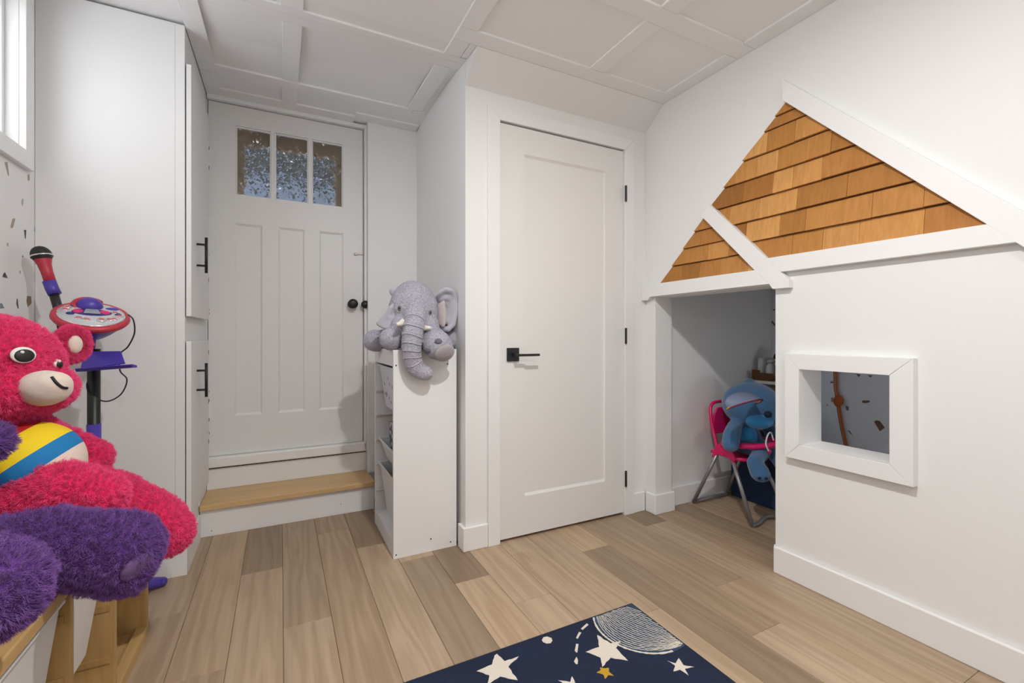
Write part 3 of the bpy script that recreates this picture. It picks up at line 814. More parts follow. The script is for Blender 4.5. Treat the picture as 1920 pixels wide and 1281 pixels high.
for z in (1.30, .92, .66, .45):
    box('hinge_mark', KX + .0222, KX + .0232, 2.852, 2.861, z - .012, z + .012, M['chip'], kb_)

# ------------------------------------------------------------------ narrow white storage frame with bins
bx0, bx1, by0, by1, bz = .452, .752, 2.058, 2.512, .943
bc = thing('bin_shelf', 'narrow white bin shelf against the alcove wall', 'shelf', (.6, 2.28, 0))
box('side_panel', bx0, bx1, by0, by0 + .018, 0, bz, M['cab'], bc, .0008)
box('side_panel', bx0, bx1, by1 - .018, by1, 0, bz, M['cab'], bc, .0008)
box('top_panel', bx0 + .001, bx1, by0 + .0185, by1 - .0185, bz - .075, bz - .0005, M['cab'], bc, .0008)
box('bottom_panel', bx0 + .001, bx1, by0 + .0185, by1 - .0185, .0005, .075, M['cab'], bc, .0008)
box('back_panel', bx1 - .008, bx1 - .001, by0 + .0185, by1 - .0185, .0755, bz - .0755, M['cab'], bc)
for q, z in ((bx0 + .012, .873), (bx1 - .045, .873), (bx0 + .012, .018), (bx1 - .030, .024), (.625, .058)):
    lathe('screw', [(.0001, .0006), (.0035, .0006), (.0035, 0)], frame((q, by0 - .0002, z), (0, -1, 0)), M['screw'], bc, 10)
RZ = [.715, .585, .455, .325, .185]
for z in RZ:
    for sd_, yb in ((1, by0 + .0185), (-1, by1 - .0185)):
        prism('runner', [(yb, z), (yb + sd_ * .019, z), (yb + sd_ * .017, z - .004), (yb, z - .016)], 'x', bx0 + .002, bx1 - .02, M['whiteplastic'], bc, .0008)
def bin_(z1, depth, mat, label, inset=.0, parent=None, wtop=.0):
    """open tapered tub hung by its rim between the runners"""
    y0, y1 = by0 + .020, by1 - .020
    x0, x1 = bx0 + .010 + inset, bx1 - .012
    t = thing('storage_bin', label, 'bin', ((x0 + x1) / 2, (y0 + y1) / 2, z1 - depth))
    a0, a1, c0, c1, zb = x0 + .008, x1 - .008, y0 + .019, y1 - .019, z1 - depth
    e0, e1, g0, g1 = a0 + .03, a1 - .02, c0 + .02, c1 - .02
    k = .003
    V = [(a0, c0, z1), (a1, c0, z1), (a1, c1, z1), (a0, c1, z1), (e0, g0, zb), (e1, g0, zb), (e1, g1, zb), (e0, g1, zb),
         (a0 + k, c0 + k, z1), (a1 - k, c0 + k, z1), (a1 - k, c1 - k, z1), (a0 + k, c1 - k, z1), (e0 + k, g0 + k, zb + k), (e1 - k, g0 + k, zb + k), (e1 - k, g1 - k, zb + k), (e0 + k, g1 - k, zb + k)]
    Fc = [(0, 1, 5, 4), (1, 2, 6, 5), (2, 3, 7, 6), (3, 0, 4, 7), (4, 5, 6, 7), (8, 12, 13, 9), (9, 13, 14, 10), (10, 14, 15, 11), (11, 15, 12, 8), (12, 15, 14, 13), (0, 8, 9, 1), (1, 9, 10, 2), (2, 10, 11, 3), (3, 11, 8, 0)]
    mobj('tub', V, Fc, mat, t, .001)
    V, Fc = [], []
    for (xa, xb, ya, yb2) in ((x0, x1, y0, c0), (x0, x1, c1, y1), (x0, a0, c0, c1), (a1, x1, c0, c1)):
        n = len(V)
        V += [(xa, ya, z1), (xb, ya, z1), (xb, yb2, z1), (xa, yb2, z1), (xa, ya, z1 + .007), (xb, ya, z1 + .007), (xb, yb2, z1 + .007), (xa, yb2, z1 + .007)]
        Fc += [tuple(i + n for i in f) for f in BF]
    mobj('rim', V, Fc, mat, t, .001)
    return t, (a0, c0, c1, zb, e0, g0, g1)
t, (a0, c0, c1, zb, e0, g0, g1) = bin_(.848, .215, M['bluewhite'], 'pale bin printed with grey drawings, topmost in the narrow white frame')
rp_ = random.Random(4)
for i in range(15):
    fz = rp_.uniform(.12, .85); z = zb + (.848 - zb) * fz; xs = e0 + (a0 - e0) * fz
    y = rp_.uniform(g0 + .03, g1 - .03); r_ = rp_.uniform(.006, .017)
    n = rp_.choice((5, 6, 8)); pts = [(y + r_ * rp_.uniform(.5, 1.1) * math.cos(6.283 * k / n), r_ * rp_.uniform(.5, 1.1) * math.sin(6.283 * k / n)) for k in range(n)]
    sl = (a0 - e0) / (.848 - zb)
    V = [(xs + sl * q - .0009, p, z + q) for p, q in pts] + [(xs + sl * q + .0003, p, z + q) for p, q in pts]
    mobj('printed_drawing', V, [tuple(range(n)), tuple(range(2 * n - 1, n - 1, -1))] + [(k, (k + 1) % n, n + (k + 1) % n, n + k) for k in range(n)], M['print'], t)
bin_(.4555 + .0005, .10, M['whiteplastic'], 'shallow white bin holding a dark printed box in the narrow white frame', .004)
bin_(.3255 + .0005, .255 - .008, M['whiteplastic'], 'deep plain white bin, lowest in the narrow white frame', .004)
bb = thing('game_box', 'dark printed flat card box standing in the shallow white bin', 'box', (.58, 2.25, .3605))
box('lid', bx0 + .062, bx1 - .06, by0 + .075, by1 - .075, .470, .553, M['boxprint'], bb, .001)
box('base', bx0 + .064, bx1 - .062, by0 + .077, by1 - .077, .3605, .4695, M['boxprint'], bb, .001)

# ------------------------------------------------------------------ grey elephant lying over the storage frame
ep = thing('plush_elephant', 'large grey plush elephant draped over the top of the narrow white bin shelf', 'plush toy', (.60, 2.2, bz))
hd = P(776, 583, Y=2.17)
def Q(u, v, Y): return P(u, v, Y=Y)
z0 = bz
body = [('e', hd, (.118, .115, .128)),
        ('e', hd + Vector((0, .01, .045)), (.10, .10, .10)),
        ('e', (.63, 2.36, z0 + .118), (.13, .16, .115)),
        ('e', Q(800, 612, 2.10), (.055, .07, .06)),
        ('e', Q(752, 612, 2.10), (.045, .06, .05)),
        ('c', [Q(762, 628, 2.20), Q(742, 632, 2.14), Q(733, 636, 2.10)], [.05, .052, .052]),          # fore leg, forward left
        ('c', [(.56, 2.40, z0 + .06), Q(712, 639, 2.38), Q(703, 639, 2.36)], [.06, .052, .056]),      # hind leg
        ('c', [(.66, 2.24, z0 + .07), Q(808, 632, 2.08), Q(821, 648, 1.992)], [.055, .058, .066]),      # fore leg, foot over the edge
        ('c', [(.66, 2.36, z0 + .06), Q(836, 636, 2.20), Q(846, 638, 2.16)], [.05, .05, .046])]
tk = curve([Q(779, 590, 2.06), Q(776, 612, 2.015), Q(772, 640, 2.002), Q(772, 665, 2.004), Q(778, 688, 2.008), Q(789, 698, 2.004), Q(800, 700, 1.998)], 6)
tr_ = [.05 - .021 * (i / (len(tk) - 1)) + (.0018 if i % 3 == 0 else -.0012) for i in range(len(tk))]
body.append(('c', tk, tr_))
eb, ebv = blob('body', body, M['elephant'], ep, .007, 5)
eb.data.materials.append(M['elephantfur']); fur(eb, 14000, .0042, 9, 2, .0006, 21, .002)
# folded seams across the trunk
for i in range(4, len(tk) - 14, 3):
    d = (tk[i + 1] - tk[i - 1]).normalized(); Mx = frame(tk[i], d)
    r_ = tr_[i] + .0018
    tube('trunk_fold', [Mx @ Vector((r_ * math.cos(a), r_ * math.sin(a), .004 * math.sin(2 * a))) for a in [2 * math.pi * k / 20 for k in range(20)]], .0026, M['elephant'], ep, 8, closed=True)
def flat_ear(name, outline, thick, mat, parent, bulge=Vector((0, 0, 0))):
    c = sum(outline, Vector()) / len(outline)
    prims = []
    for i in range(len(outline)):
        p, q = outline[i], outline[(i + 1) % len(outline)]
        prims.append(('c', [p, q], [thick, thick]))
    for f in (.3, .6):
        ring = [c.lerp(p, f) + bulge * (1 - f) for p in outline]
        prims.append(('c', ring + [ring[0]], [thick * 1.15] * (len(ring) + 1)))
    prims.append(('e', c + bulge, (thick * 1.6,) * 3))
    return blob(name, prims, mat, parent, .006, 6)
ear = [Q(818, 562, 2.16), Q(826, 550, 2.10), Q(836, 543, 2.07), Q(847, 546, 2.08), Q(853, 560, 2.10), Q(854, 585, 2.10), Q(850, 608, 2.10), Q(840, 618, 2.10), Q(828, 616, 2.12), Q(820, 600, 2.16), Q(817, 580, 2.18)]
flat_ear('ear', ear, .014, M['elephant'], ep, Vector((.006, .02, 0)))
inner = [Q(823, 572, 2.105), Q(832, 566, 2.088), Q(834, 590, 2.088), Q(832, 612, 2.09), Q(823, 606, 2.11), Q(820, 590, 2.13)]
flat_ear('ear_lining', inner, .009, M['elephant_in'], ep)
flat_ear('ear', [Q(742, 570, 2.16), Q(734, 576, 2.12), Q(722, 592, 2.14), Q(710, 607, 2.16), Q(722, 614, 2.14), Q(738, 614, 2.12), Q(746, 600, 2.12)], .013, M['elephant'], ep)
blob('ear_tip', [('e', Q(741, 549, 2.24), (.028, .02, .022)), ('e', Q(735, 546, 2.24), (.016, .018, .018))], M['elephant'], ep, .006, 4)
for u, v in ((749, 579), (806, 587)):
    p, n = hit(ebv, u, v)
    Me = frame(p, n)
    ring = tube('eye_patch', [Me @ Vector((.0125 * math.cos(a), .0165 * math.sin(a), .001)) for a in [2 * math.pi * k / 20 for k in range(20)]], .0022, M['elephant_in'], ep, 6, closed=True)
    ell('eye', Me @ Matrix.Translation((0, 0, .001)), (.009, .012, .004), M['toe'], ep, 16, 10)
    ell('pupil', Me @ Matrix.Translation((.001, .001, .004)), (.0045, .0055, .002), M['gap'], ep, 12, 8)
for a, b_ in ((Q(757, 604, 2.05), Q(746, 608, 1.995)), (Q(786, 612, 2.04), Q(806, 615, 2.0))):
    tube('tusk', curve([a, a.lerp(b_, .5) + Vector((0, 0, -.003)), b_], 6), [.0165 - .0095 * (i / 12) ** 1.5 for i in range(13)], M['tusk'], ep, 14)
    ell('tusk_end', Matrix.Translation(b_), (.0072, .0072, .0072), M['tusk'], ep, 12, 8)
fc = Q(830, 656, 1.957)
sole_n = Vector((.25, -.80, -.52)).normalized()
Ms = frame(fc + sole_n * .012, sole_n)
ell('foot_sole', frame(fc, sole_n) @ Matrix.Translation((0, -.004, .022)), (.050, .044, .020), M['elephant_sole'], ep)
for u, v in ((822, 640), (803, 657)):
    p, n = hit(ebv, u, v)
    n2 = (n + Vector((0, -.4, .0))).normalized()
    ell('toenail', frame(p + n * .004, n2), (.0165, .0120, .006), M['toe'], ep, 16, 10)

# ------------------------------------------------------------------ stepped pine storage unit with white bins
ux0, ux1 = XL + .002, -.396
pu = thing('pine_storage_unit', 'long low pine storage unit with white tubs along the speckled wall', 'shelf', ((ux0 + ux1) / 2, 1.3, 0))
YS = [.30, .62, .96, 1.292, 1.582, 1.912]
TOPZ = [.49] * 5
t_ = .018
for i, y in enumerate(YS):
    h = .49 - .0265
    dv = box('divider', ux0, ux1 - .002, y - .006, y + .012, .0005, h, M['pine'], pu, .001)
    for z in (.13, .27, .40):
        if z < h - .03: box('groove_rail', ux0 + .005, ux1 - .012, y - .0085, y - .0063, z, z + .016, M['pine'], dv)
for a, b_, z in ((YS[0] - .006, YS[5] + .014, .49),):
    box('top_board', ux0, ux1, a, b_, z - .026, z, M['pine_y'], pu, .003)
for a, b_ in zip(YS, YS[1:]):
    box('base_rail', ux1 - .030, ux1 - .001, a + .0125, b_ - .0065, .0005, .040, M['pine_y'], pu, .001)
    box('base_board', ux0, ux1 - .0305, a + .0125, b_ - .0065, .010, .026, M['pine_y'], pu)
for i in range(5):
    a, b_, zt = YS[i] + .020, YS[i + 1] - .014, TOPZ[i] - .045
    ux1 = -.396 if i < 4 else -.440                    # the last tub is pushed back
    bt = thing('storage_tub', ['white tub in the pine unit bay farthest from the cabinet', 'white tub in the pine unit, second bay from the end farthest from the cabinet', 'white tub in the middle bay of the pine unit', 'white tub in the pine unit, second bay from the cabinet end', 'white tub pushed back in the pine unit bay nearest the cabinet'][i], 'bin', ((ux0 + ux1) / 2, (a + b_) / 2, .14))
    zb = zt - (.30 if i < 3 else .26)
    V = [(ux0 + .02, a, zt), (ux1 - .015, a, zt), (ux1 - .015, b_, zt), (ux0 + .02, b_, zt), (ux0 + .06, a + .03, zb), (ux1 - .05, a + .03, zb), (ux1 - .05, b_ - .03, zb), (ux0 + .06, b_ - .03, zb)]
    mobj('tub', V, [(0, 1, 5, 4), (1, 2, 6, 5), (2, 3, 7, 6), (3, 0, 4, 7), (4, 5, 6, 7), (3, 2, 1, 0)], M['whiteplastic'], bt, .004)
    box('rim', ux0 + .015, ux1 - .008, a - .004, b_ + .004, zt + .0002, zt + .008, M['whiteplastic'], bt, .002)

# ------------------------------------------------------------------ pink plush bear
pk = thing('pink_plush_bear', 'large raspberry pink plush bear with cream muzzle and striped tummy', 'plush toy', (-.60, 1.62, .49))
hc = P(-26, 692, Y=1.60)
Fd = Vector((.80, -.60, 0)).normalized(); Sd = Vector((.60, .80, 0))          # where it faces; its left-hand side
prims = [('e', hc + Vector((0, 0, .01)), (.138, .142, .124)),
         ('e', hc + Vector((0, 0, -.055)) + Fd * .02, (.155, .165, .076)),
         ('e', (-.63, 1.60, .68), (.135, .16, .14)),
         ('e', (-.63, 1.60, .595), (.16, .18, .10)),
         # legs stretched out over the edge of the unit
         ('c', [(-.58, 1.46, .58), P(100, 925, Y=1.46), P(180, 935, Y=1.46)], [.085, .078, .066]),
         ('c', [(-.58, 1.72, .585), P(212, 932, Y=1.76), P(288, 978, Y=1.74), P(314, 998, Y=1.72)], [.082, .072, .080, .072]),
         # arms
         ('c', [(-.64, 1.76, .74), P(165, 855, Y=1.82), P(184, 856, Y=1.80)], [.055, .05, .040]),
         ('c', [(-.70, 1.42, .72), (-.66, 1.34, .63)], [.055, .05])]
pb_, pbv = blob('body', prims, M['pinkskin'], pk, .012, 8)
pb_.data.materials.append(M['pinkfur'])
fur(pb_, 18000, .010, 14, 2, .0007, 3, .005)
ec = P(136, 646, Y=1.72)
flat = []
eo, ebv2 = blob('ear', [('c', [ec + Sd * .030 * math.cos(a) + Vector((0, 0, 1)) * .038 * math.sin(a) for a in [2 * math.pi * k / 12 for k in range(13)]], [.015] * 13), ('e', ec - Fd * .02, (.026, .03, .034))], M['pinkskin'], pk, .008, 4)
eo.data.materials.append(M['pinkfur']); fur(eo, 2500, .008, 12, 2, .0007, 5, .004)
ell('ear_lining', frame(ec + Fd * .016 - Sd * .006, Fd), (.019, .026, .012), M['cream'], pk)
ec2 = hc - Sd * .145 + Vector((-.02, 0, .06))
eo, _ = blob('ear', [('c', [ec2 + Sd * .036 * math.cos(a) + Vector((0, 0, 1)) * .04 * math.sin(a) for a in [2 * math.pi * k / 12 for k in range(13)]], [.016] * 13), ('e', ec2 - Fd * .012, (.03, .034, .034))], M['pinkskin'], pk, .008, 5)
eo.data.materials.append(M['pinkfur']); fur(eo, 2500, .009, 12, 2, .0007, 6, .004)
mz = P(84, 728, Y=1.50)
mo, mbv = blob('muzzle', [('e', mz, (.052, .052, .044), Matrix.Rotation(math.atan2(Fd.y, Fd.x), 3, 'Z')), ('e', mz + Vector((0, 0, .008)) + Fd * .02, (.036, .042, .034), Matrix.Rotation(math.atan2(Fd.y, Fd.x), 3, 'Z'))], M['cream'], pk, .006, 8)
ln = []
for u, v in ((97, 707), (103, 715), (110, 722), (118, 727), (126, 728)):
    p, n = hit(mbv, u, v)
    if p is not None: ln.append(p)
if len(ln) > 2: tube('mouth_stitch', curve(ln, 4), .0034, M['felt_black'], pk, 8)
for (u, v), s_ in (((38, 667), .95), ((101, 683), .55)):
    p, n = hit(pbv, u, v)
    n = (n + Fd * .4).normalized() if u < 60 else n
    Me = frame(p + n * (.010 if u < 60 else .007), n)
    bt = ell('eye', Me, (.026 * s_, .021 * s_, .007), M['white'], pk)
    ell('pupil', Me @ Matrix.Translation((.0, -.002, .004)), (.0205 * s_, .0165 * s_, .006), M['felt_black'], bt)
    ell('glint', Me @ Matrix.Translation((-.006, .006, .0085)), (.004, .004, .003), M['white'], bt, 10, 8)
bl = P(62, 872, Y=1.53)
ell('tummy_panel', Matrix.Translation(bl) @ Matrix.Rotation(math.radians(-14), 4, 'Y'), (.098, .115, .105), M['bands'], pk, 48, 28)

# ------------------------------------------------------------------ purple plush bear, mostly beyond the picture's edge
pp = thing('purple_plush_bear', 'large violet purple plush bear sitting on the pine top board', 'plush toy', (-.60, 1.08, .49))
l1 = [(-.58, 1.14, .59), P(95, 1022, Y=1.20), P(175, 1034, Y=1.21), P(222, 1034, Y=1.215)]
prims = [('e', (-.635, 1.05, .70), (.155, .18, .21)), ('e', (-.63, 1.05, 1.01), (.135, .15, .13)),
         ('c', l1, [.085, .069, .074, .080]),
         ('e', P(238, 1046, Y=1.215), (.046, .066, .078)),
         ('c', [(-.58, .94, .60), P(-110, 1106, Y=.94), P(-30, 1112, Y=.94)], [.085, .076, .074]),
         ('c', [(-.62, 1.18, .82), P(-50, 832, Y=1.22), P(-18, 828, Y=1.22)], [.05, .045, .036]),
         ('c', [(-.62, .92, .80), (-.52, .82, .70)], [.055, .045])]
for s_ in (-1, 1):
    prims.append(('e', (-.65, 1.05 + s_ * .12, 1.12), (.025, .045, .045)))
po, pov = blob('body', prims, M['purpskin'], pp, .012, 8)
po.data.materials.append(M['purpfur'])
fur(po, 18000, .010, 14, 2, .0007, 8, .005)
sp = P(266, 1068, Y=1.19)
p, n = hit(pov, 262, 1064)
if p is not None:
    ell('foot_sole', frame(p - n * .006, (n + Vector((.3, 0, -.2))).normalized()), (.034, .026, .012), plain('mauve_sole', srgb(112, 82, 128), .9, .05), pp)
ell('muzzle', Matrix.Translation((-.505, 1.05, .985)), (.05, .06, .045), M['cream'], pp)
for s_ in (-1, 1):
    ell('eye', Matrix.Translation((-.515, 1.05 + s_ * .05, 1.05)), (.008, .016, .019), M['felt_black'], pp, 14, 10)
ell('nose', Matrix.Translation((-.457, 1.05, 1.005)), (.012, .018, .012), M['felt_black'], pp, 14, 10)

# ------------------------------------------------------------------ toy karaoke stand
ka = thing('toy_karaoke_stand', 'violet and coral toy karaoke stand with a microphone in the corner', 'toy', (-.60, 2.14, 0))
px_, py_ = P(176, 750, Y=2.14).x, 2.14
tube('pole', [(px_, py_, .06), (px_, py_, .96)], .0185, M['black'], ka, 18)
tube('collar', [(px_, py_, .05), (px_, py_, .69)], .0205, M['purpleplastic'], ka, 18)
for fx, fy in ((-.425, 2.262), (-.70, 2.26), (-.60, 1.985)):
    d = Vector((fx - px_, fy - py_, 0)); e1 = Vector((fx, fy, 0))
    st_ = Vector((px_, py_, 0)) + d * .1
    pts = curve([st_ + Vector((0, 0, .06)), Vector((px_, py_, .045)) + d * .5, e1 + Vector((0, 0, .020))], 6)
    tube('base_leg', pts, [.022] * 11 + [.020, .017], M['purpleplastic'], ka, 12)
    ell('leg_tip', Matrix.Translation(e1 + Vector((0, 0, .0185))), (.020, .020, .018), M['purpleplastic'], ka, 14, 10)
# lyric tray
tp = [P(158, 659, Y=2.11), P(226, 658, Y=2.07), P(234, 681, Y=2.02), P(150, 693, Y=2.06)]
tn = (tp[1] - tp[0]).cross(tp[3] - tp[0]).normalized()
lip = [P(146, 699, Y=2.055), P(236, 692, Y=2.01), P(251, 690, Y=2.03), P(250, 684, Y=2.05)]
V = [a for a in tp] + [a + tn * .006 for a in tp]
mobj('tray', V, BF, M['purpleplastic'], ka, .002)
a, b_ = P(144, 695, Y=2.05), P(250, 687, Y=2.005)
ax = (b_ - a).normalized(); upv = Vector((0, 0, 1)); fwd = ax.cross(upv).normalized()
if fwd.y > 0: fwd = -fwd
V = []
for q in (a, b_):
    V += [q + fwd * .004 - upv * .004, q + fwd * .010 + upv * .006, q + fwd * .004 + upv * .008, q - fwd * .022 + upv * .002, q - fwd * .022 - upv * .006]
mobj('tray_lip', V, [(0, 1, 2, 3, 4), (9, 8, 7, 6, 5)] + [(k, (k + 1) % 5, 5 + (k + 1) % 5, 5 + k) for k in range(5)], M['purpleplastic'], ka, .001)
# console
kc = P(172, 594, Y=2.10)
toc = Vector((-kc.x, -kc.y, 0)).normalized()
kn = (toc * .47 + Vector((.06, 0, .86))).normalized()
rt = Vector((0, 0, 1)).cross(-toc); rt = -rt if rt.dot(Vector((CS, -SN, 0))) < 0 else rt
Mc = frame(kc, kn, rt) @ Matrix.Scale(.745, 4)
lathe('console_bowl', [(.001, -.105), (.04, -.102), (.062, -.092), (.088, -.065), (.115, -.032), (.126, -.012)], Mc, M['purpleplastic'], ka, 40)
lathe('console_ring', [(.118, -.020), (.134, -.016), (.1415, -.004), (.139, .008), (.130, .013), (.122, .012)], Mc, M['redplastic'], ka, 44)
face = lathe('console_face', [(.1225, .011), (.112, .0155), (.06, .017), (.001, .0175)], Mc, M['silver'], ka, 44)
tube('face_trim', [Mc @ Vector((.118 * math.cos(a), .118 * math.sin(a), .014)) for a in [math.pi * (1.0 + k / 24) for k in range(25)]], .003, M['chrome'], face, 8)
lathe('console_neck', [(.024, -.17), (.024, -.10)], Mc, M['purpleplastic'], ka, 20)
dm = Mc @ Matrix.Translation((-.008, .078, .010))
ell('speaker_dome', dm, (.050, .044, .048), M['purpleplastic'], ka, 28, 18)
tube('dome_rim', [Mc @ Vector((-.012 + .052 * math.cos(a), .084 + .046 * math.sin(a), .014 + .012 * math.sin(a))) for a in [math.pi * k / 20 + .6 for k in range(21)]], .009, M['redplastic'], ka, 10)
def disc(name, x, y, rx, ry, h, mat, parent=face, z=.0165):
    return ell(name, Mc @ Matrix.Translation((x, y, z)), (rx, ry, h), mat, parent, 20, 8)
disc('display_bezel', 0, .012, .072, .036, .005, M['indigo'])
disc('display_glow', -.046, .016, .022, .022, .0065, M['pinkplastic']); disc('display_glow', .044, .016, .022, .022, .0065, M['pinkplastic'])
q = Mc @ Matrix.Translation((0, .010, .022))
V = [q @ Vector(v) for v in ((-.030, -.022, 0), (.030, -.022, 0), (.022, .022, 0), (-.022, .022, 0), (-.030, -.022, .003), (.030, -.022, .003), (.022, .022, .003), (-.022, .022, .003))]
mobj('display', V, BF, M['lcd'], face, .001)
for x, y in ((-.092, .026), (-.084, .052), (-.046, -.050), (-.018, -.060), (.062, -.052), (.078, -.044), (.098, -.010), (.082, .022)):
    b1 = disc('button', x, y, .0105, .0095, .006, M['rosebtn'], z=.0175)
    tube('button_ring', [Mc @ Vector((x + .0125 * math.cos(a), y + .0115 * math.sin(a), .018)) for a in [2 * math.pi * k / 16 for k in range(16)]], .0018, M['chrome'], face, 6, closed=True)
disc('dial', .032, -.064, .018, .017, .010, M['silver']); disc('dial_cap', .032, -.064, .011, .010, .006, M['rosebtn'], z=.024)
disc('toggle', -.074, -.012, .015, .010, .009, M['indigo']); disc('toggle', .094, .002, .013, .010, .009, M['indigo'])
disc('badge', .074, .062, .026, .014, .004, M['purpleplastic']); disc('badge', -.072, .068, .012, .008, .004, M['indigo'])
# microphone on its arm
m0, m1, m2, m3, m4 = P(108, 575, Y=2.19), P(98, 542, Y=2.20), P(92, 522, Y=2.20), P(80, 486, Y=2.205), P(75, 472, Y=2.205)
dv_ = (m3 - m1).normalized()
tube('arm', [P(118, 620, Y=2.17), m0, m1], .0135, M['black'], ka, 14)
tube('arm_clip', [P(103, 552, Y=2.197), m1, P(92, 527, Y=2.20)], .019, M['purpleplastic'], ka, 16)
tube('microphone_grip', [m2 - dv_ * .02, m2.lerp(m3, .35), m2.lerp(m3, .7), m3, m3 + dv_ * .008], [.0165, .0165, .019, .025, .026], M['redplastic'], ka, 20)
tube('microphone_ring', [m3 + dv_ * .010, m3 + dv_ * .0145], .0305, M['chrome'], ka, 24)
tube('microphone_ring', [m3 + dv_ * .0065, m3 + dv_ * .0095], .0300, M['rubber'], ka, 24)
ell('microphone_head', frame(m3 + dv_ * .015, dv_), (.0290, .0290, .032), M['rubber'], ka)
tube('cable', curve([P(240, 590, Y=2.09), P(250, 600, Y=2.09), P(252, 625, Y=2.10), P(240, 650, Y=2.12), P(225, 665, Y=2.14), P(225, 695, Y=2.16), P(238, 712, Y=2.16), P(228, 738, Y=2.16), P(205, 752, Y=2.15), P(184, 749, Y=2.14), P(166, 735, Y=2.12), P(163, 720, Y=2.13), P(168, 712, Y=2.14)], 6), .0024, M['rubber'], ka, 8)

# ------------------------------------------------------------------ doll high chair in the nook
hcx = thing('doll_high_chair', 'pink doll high chair on grey tube legs under the little house front', 'toy chair', (2.36, 1.74, 0))
ry = [1.925, 1.545]; rx = [2.205, 2.500]
hz_ = .345
for X_, tx in ((rx[0], 2.235), (rx[1], 2.47)):
    for Y_, ty in ((ry[0], 1.775), (ry[1], 1.695)):
        tube('leg', [(X_, Y_, .012), (tx, ty, hz_)], .0105, M['steel'], hcx, 12)
for Y_, dip in ((ry[0], .0), (ry[1], .0)):
    s_ = -1 if Y_ < 1.7 else 1
    tube('floor_bar', curve([(rx[0], Y_, .0115), (rx[0] + .05, Y_ + s_ * -.0, .0118), ((rx[0] + rx[1]) / 2, Y_ - s_ * .02, .026), (rx[1] - .05, Y_, .0118), (rx[1], Y_, .0115)], 6), .0108, M['steel'], hcx, 12)
for tx in (2.235, 2.47):
    prism('side_bracket', [(1.815, .30), (1.79, .375), (1.75, .40), (1.70, .395), (1.655, .335), (1.67, .30), (1.735, .345)], 'x', tx - .014, tx + .014, M['pinkplastic'], hcx, .006)
tube('seat_rim', curve([(2.235, 1.82, .335), (2.235, 1.66, .33), (2.30, 1.615, .325), (2.405, 1.615, .325), (2.47, 1.66, .33), (2.47, 1.82, .335)], 6), .010, M['pinkplastic'], hcx, 12)
prism('seat', [(2.245, 1.84), (2.245, 1.66), (2.30, 1.625), (2.405, 1.625), (2.46, 1.66), (2.46, 1.84)], 'z', .322, .331, M['pinkplastic'], hcx, .003)
tube('back_frame', curve([(2.27, 1.81, .345), (2.285, 1.855, .46), (2.29, 1.875, .55), (2.325, 1.885, .60), (2.42, 1.885, .60), (2.455, 1.875, .55), (2.46, 1.855, .46), (2.455, 1.81, .345)], 6), .010, M['pinkplastic'], hcx, 12)
prism('back_rest', [(2.305, .42), (2.305, .53), (2.335, .575), (2.41, .575), (2.44, .53), (2.44, .42)], 'y', 1.860, 1.872, M['pinkplastic'], hcx, .004)
tube('tray_bar', curve([(2.222, 1.74, .395), (2.222, 1.60, .413), (2.27, 1.545, .418), (2.36, 1.53, .42), (2.45, 1.545, .418), (2.485, 1.60, .413), (2.485, 1.74, .395)], 6), .0165, M['pinkplastic'], hcx, 14)
tube('strap', curve([P(1450, 826, Y=1.53), P(1446, 812, Y=1.53), P(1440, 815, Y=1.52), P(1436, 832, Y=1.515), P(1441, 846, Y=1.51)], 6), .0038, M['white'], hcx, 8)
ell('buckle', Matrix.Translation(P(1443, 847, Y=1.51)), (.011, .008, .012), M['pinkplastic'], hcx, 14, 10)

bp_ = thing('blue_plush_toy', 'blue plush animal in a grey visor sitting in the pink doll chair', 'plush toy', (2.35, 1.74, .333))
bh = P(1408, 758, Y=1.70)
prims = [('e', bh, (.165, .15, .128)), ('e', bh + Vector((.03, -.04, -.045)), (.15, .12, .08)),
         ('e', P(1398, 825, Y=1.745), (.10, .085, .10)),
         ('c', [P(1378, 800, Y=1.70), P(1372, 815, Y=1.66), P(1370, 832, Y=1.65)], [.042, .046, .048]),
         ('c', [P(1440, 800, Y=1.74), P(1450, 818, Y=1.70)], [.04, .042]),
         ('c', [(2.335, 1.69, .385), (2.33, 1.575, .375), P(1414, 868, Y=1.52), P(1424, 886, Y=1.50)], [.048, .044, .038, .05]),
         ('e', P(1428, 892, Y=1.485), (.05, .042, .034)),
         ('c', [(2.42, 1.69, .385), (2.43, 1.585, .372), (2.44, 1.53, .30), (2.45, 1.51, .27)], [.048, .044, .04, .05]),
         ('e', P(1405, 716, Y=1.72), (.03, .03, .022))]
bo, bov = blob('body', prims, M['blue'], bp_, .010, 8)
ell('muzzle', Matrix.Translation(P(1424, 790, Y=1.60)), (.085, .06, .042), M['lightblue'], bp_)
ell('tummy', Matrix.Translation(P(1402, 820, Y=1.685)), (.055, .045, .075), M['lightblue'], bp_)
ell('nose', Matrix.Translation(P(1440, 777, Y=1.535)), (.024, .018, .018), M['darkblue'], bp_)
for u in (1424, 1436):
    ell('toe_pad', Matrix.Translation(P(u, 897, Y=1.452)), (.012, .008, .007), M['darkblue'], bp_, 12, 8)
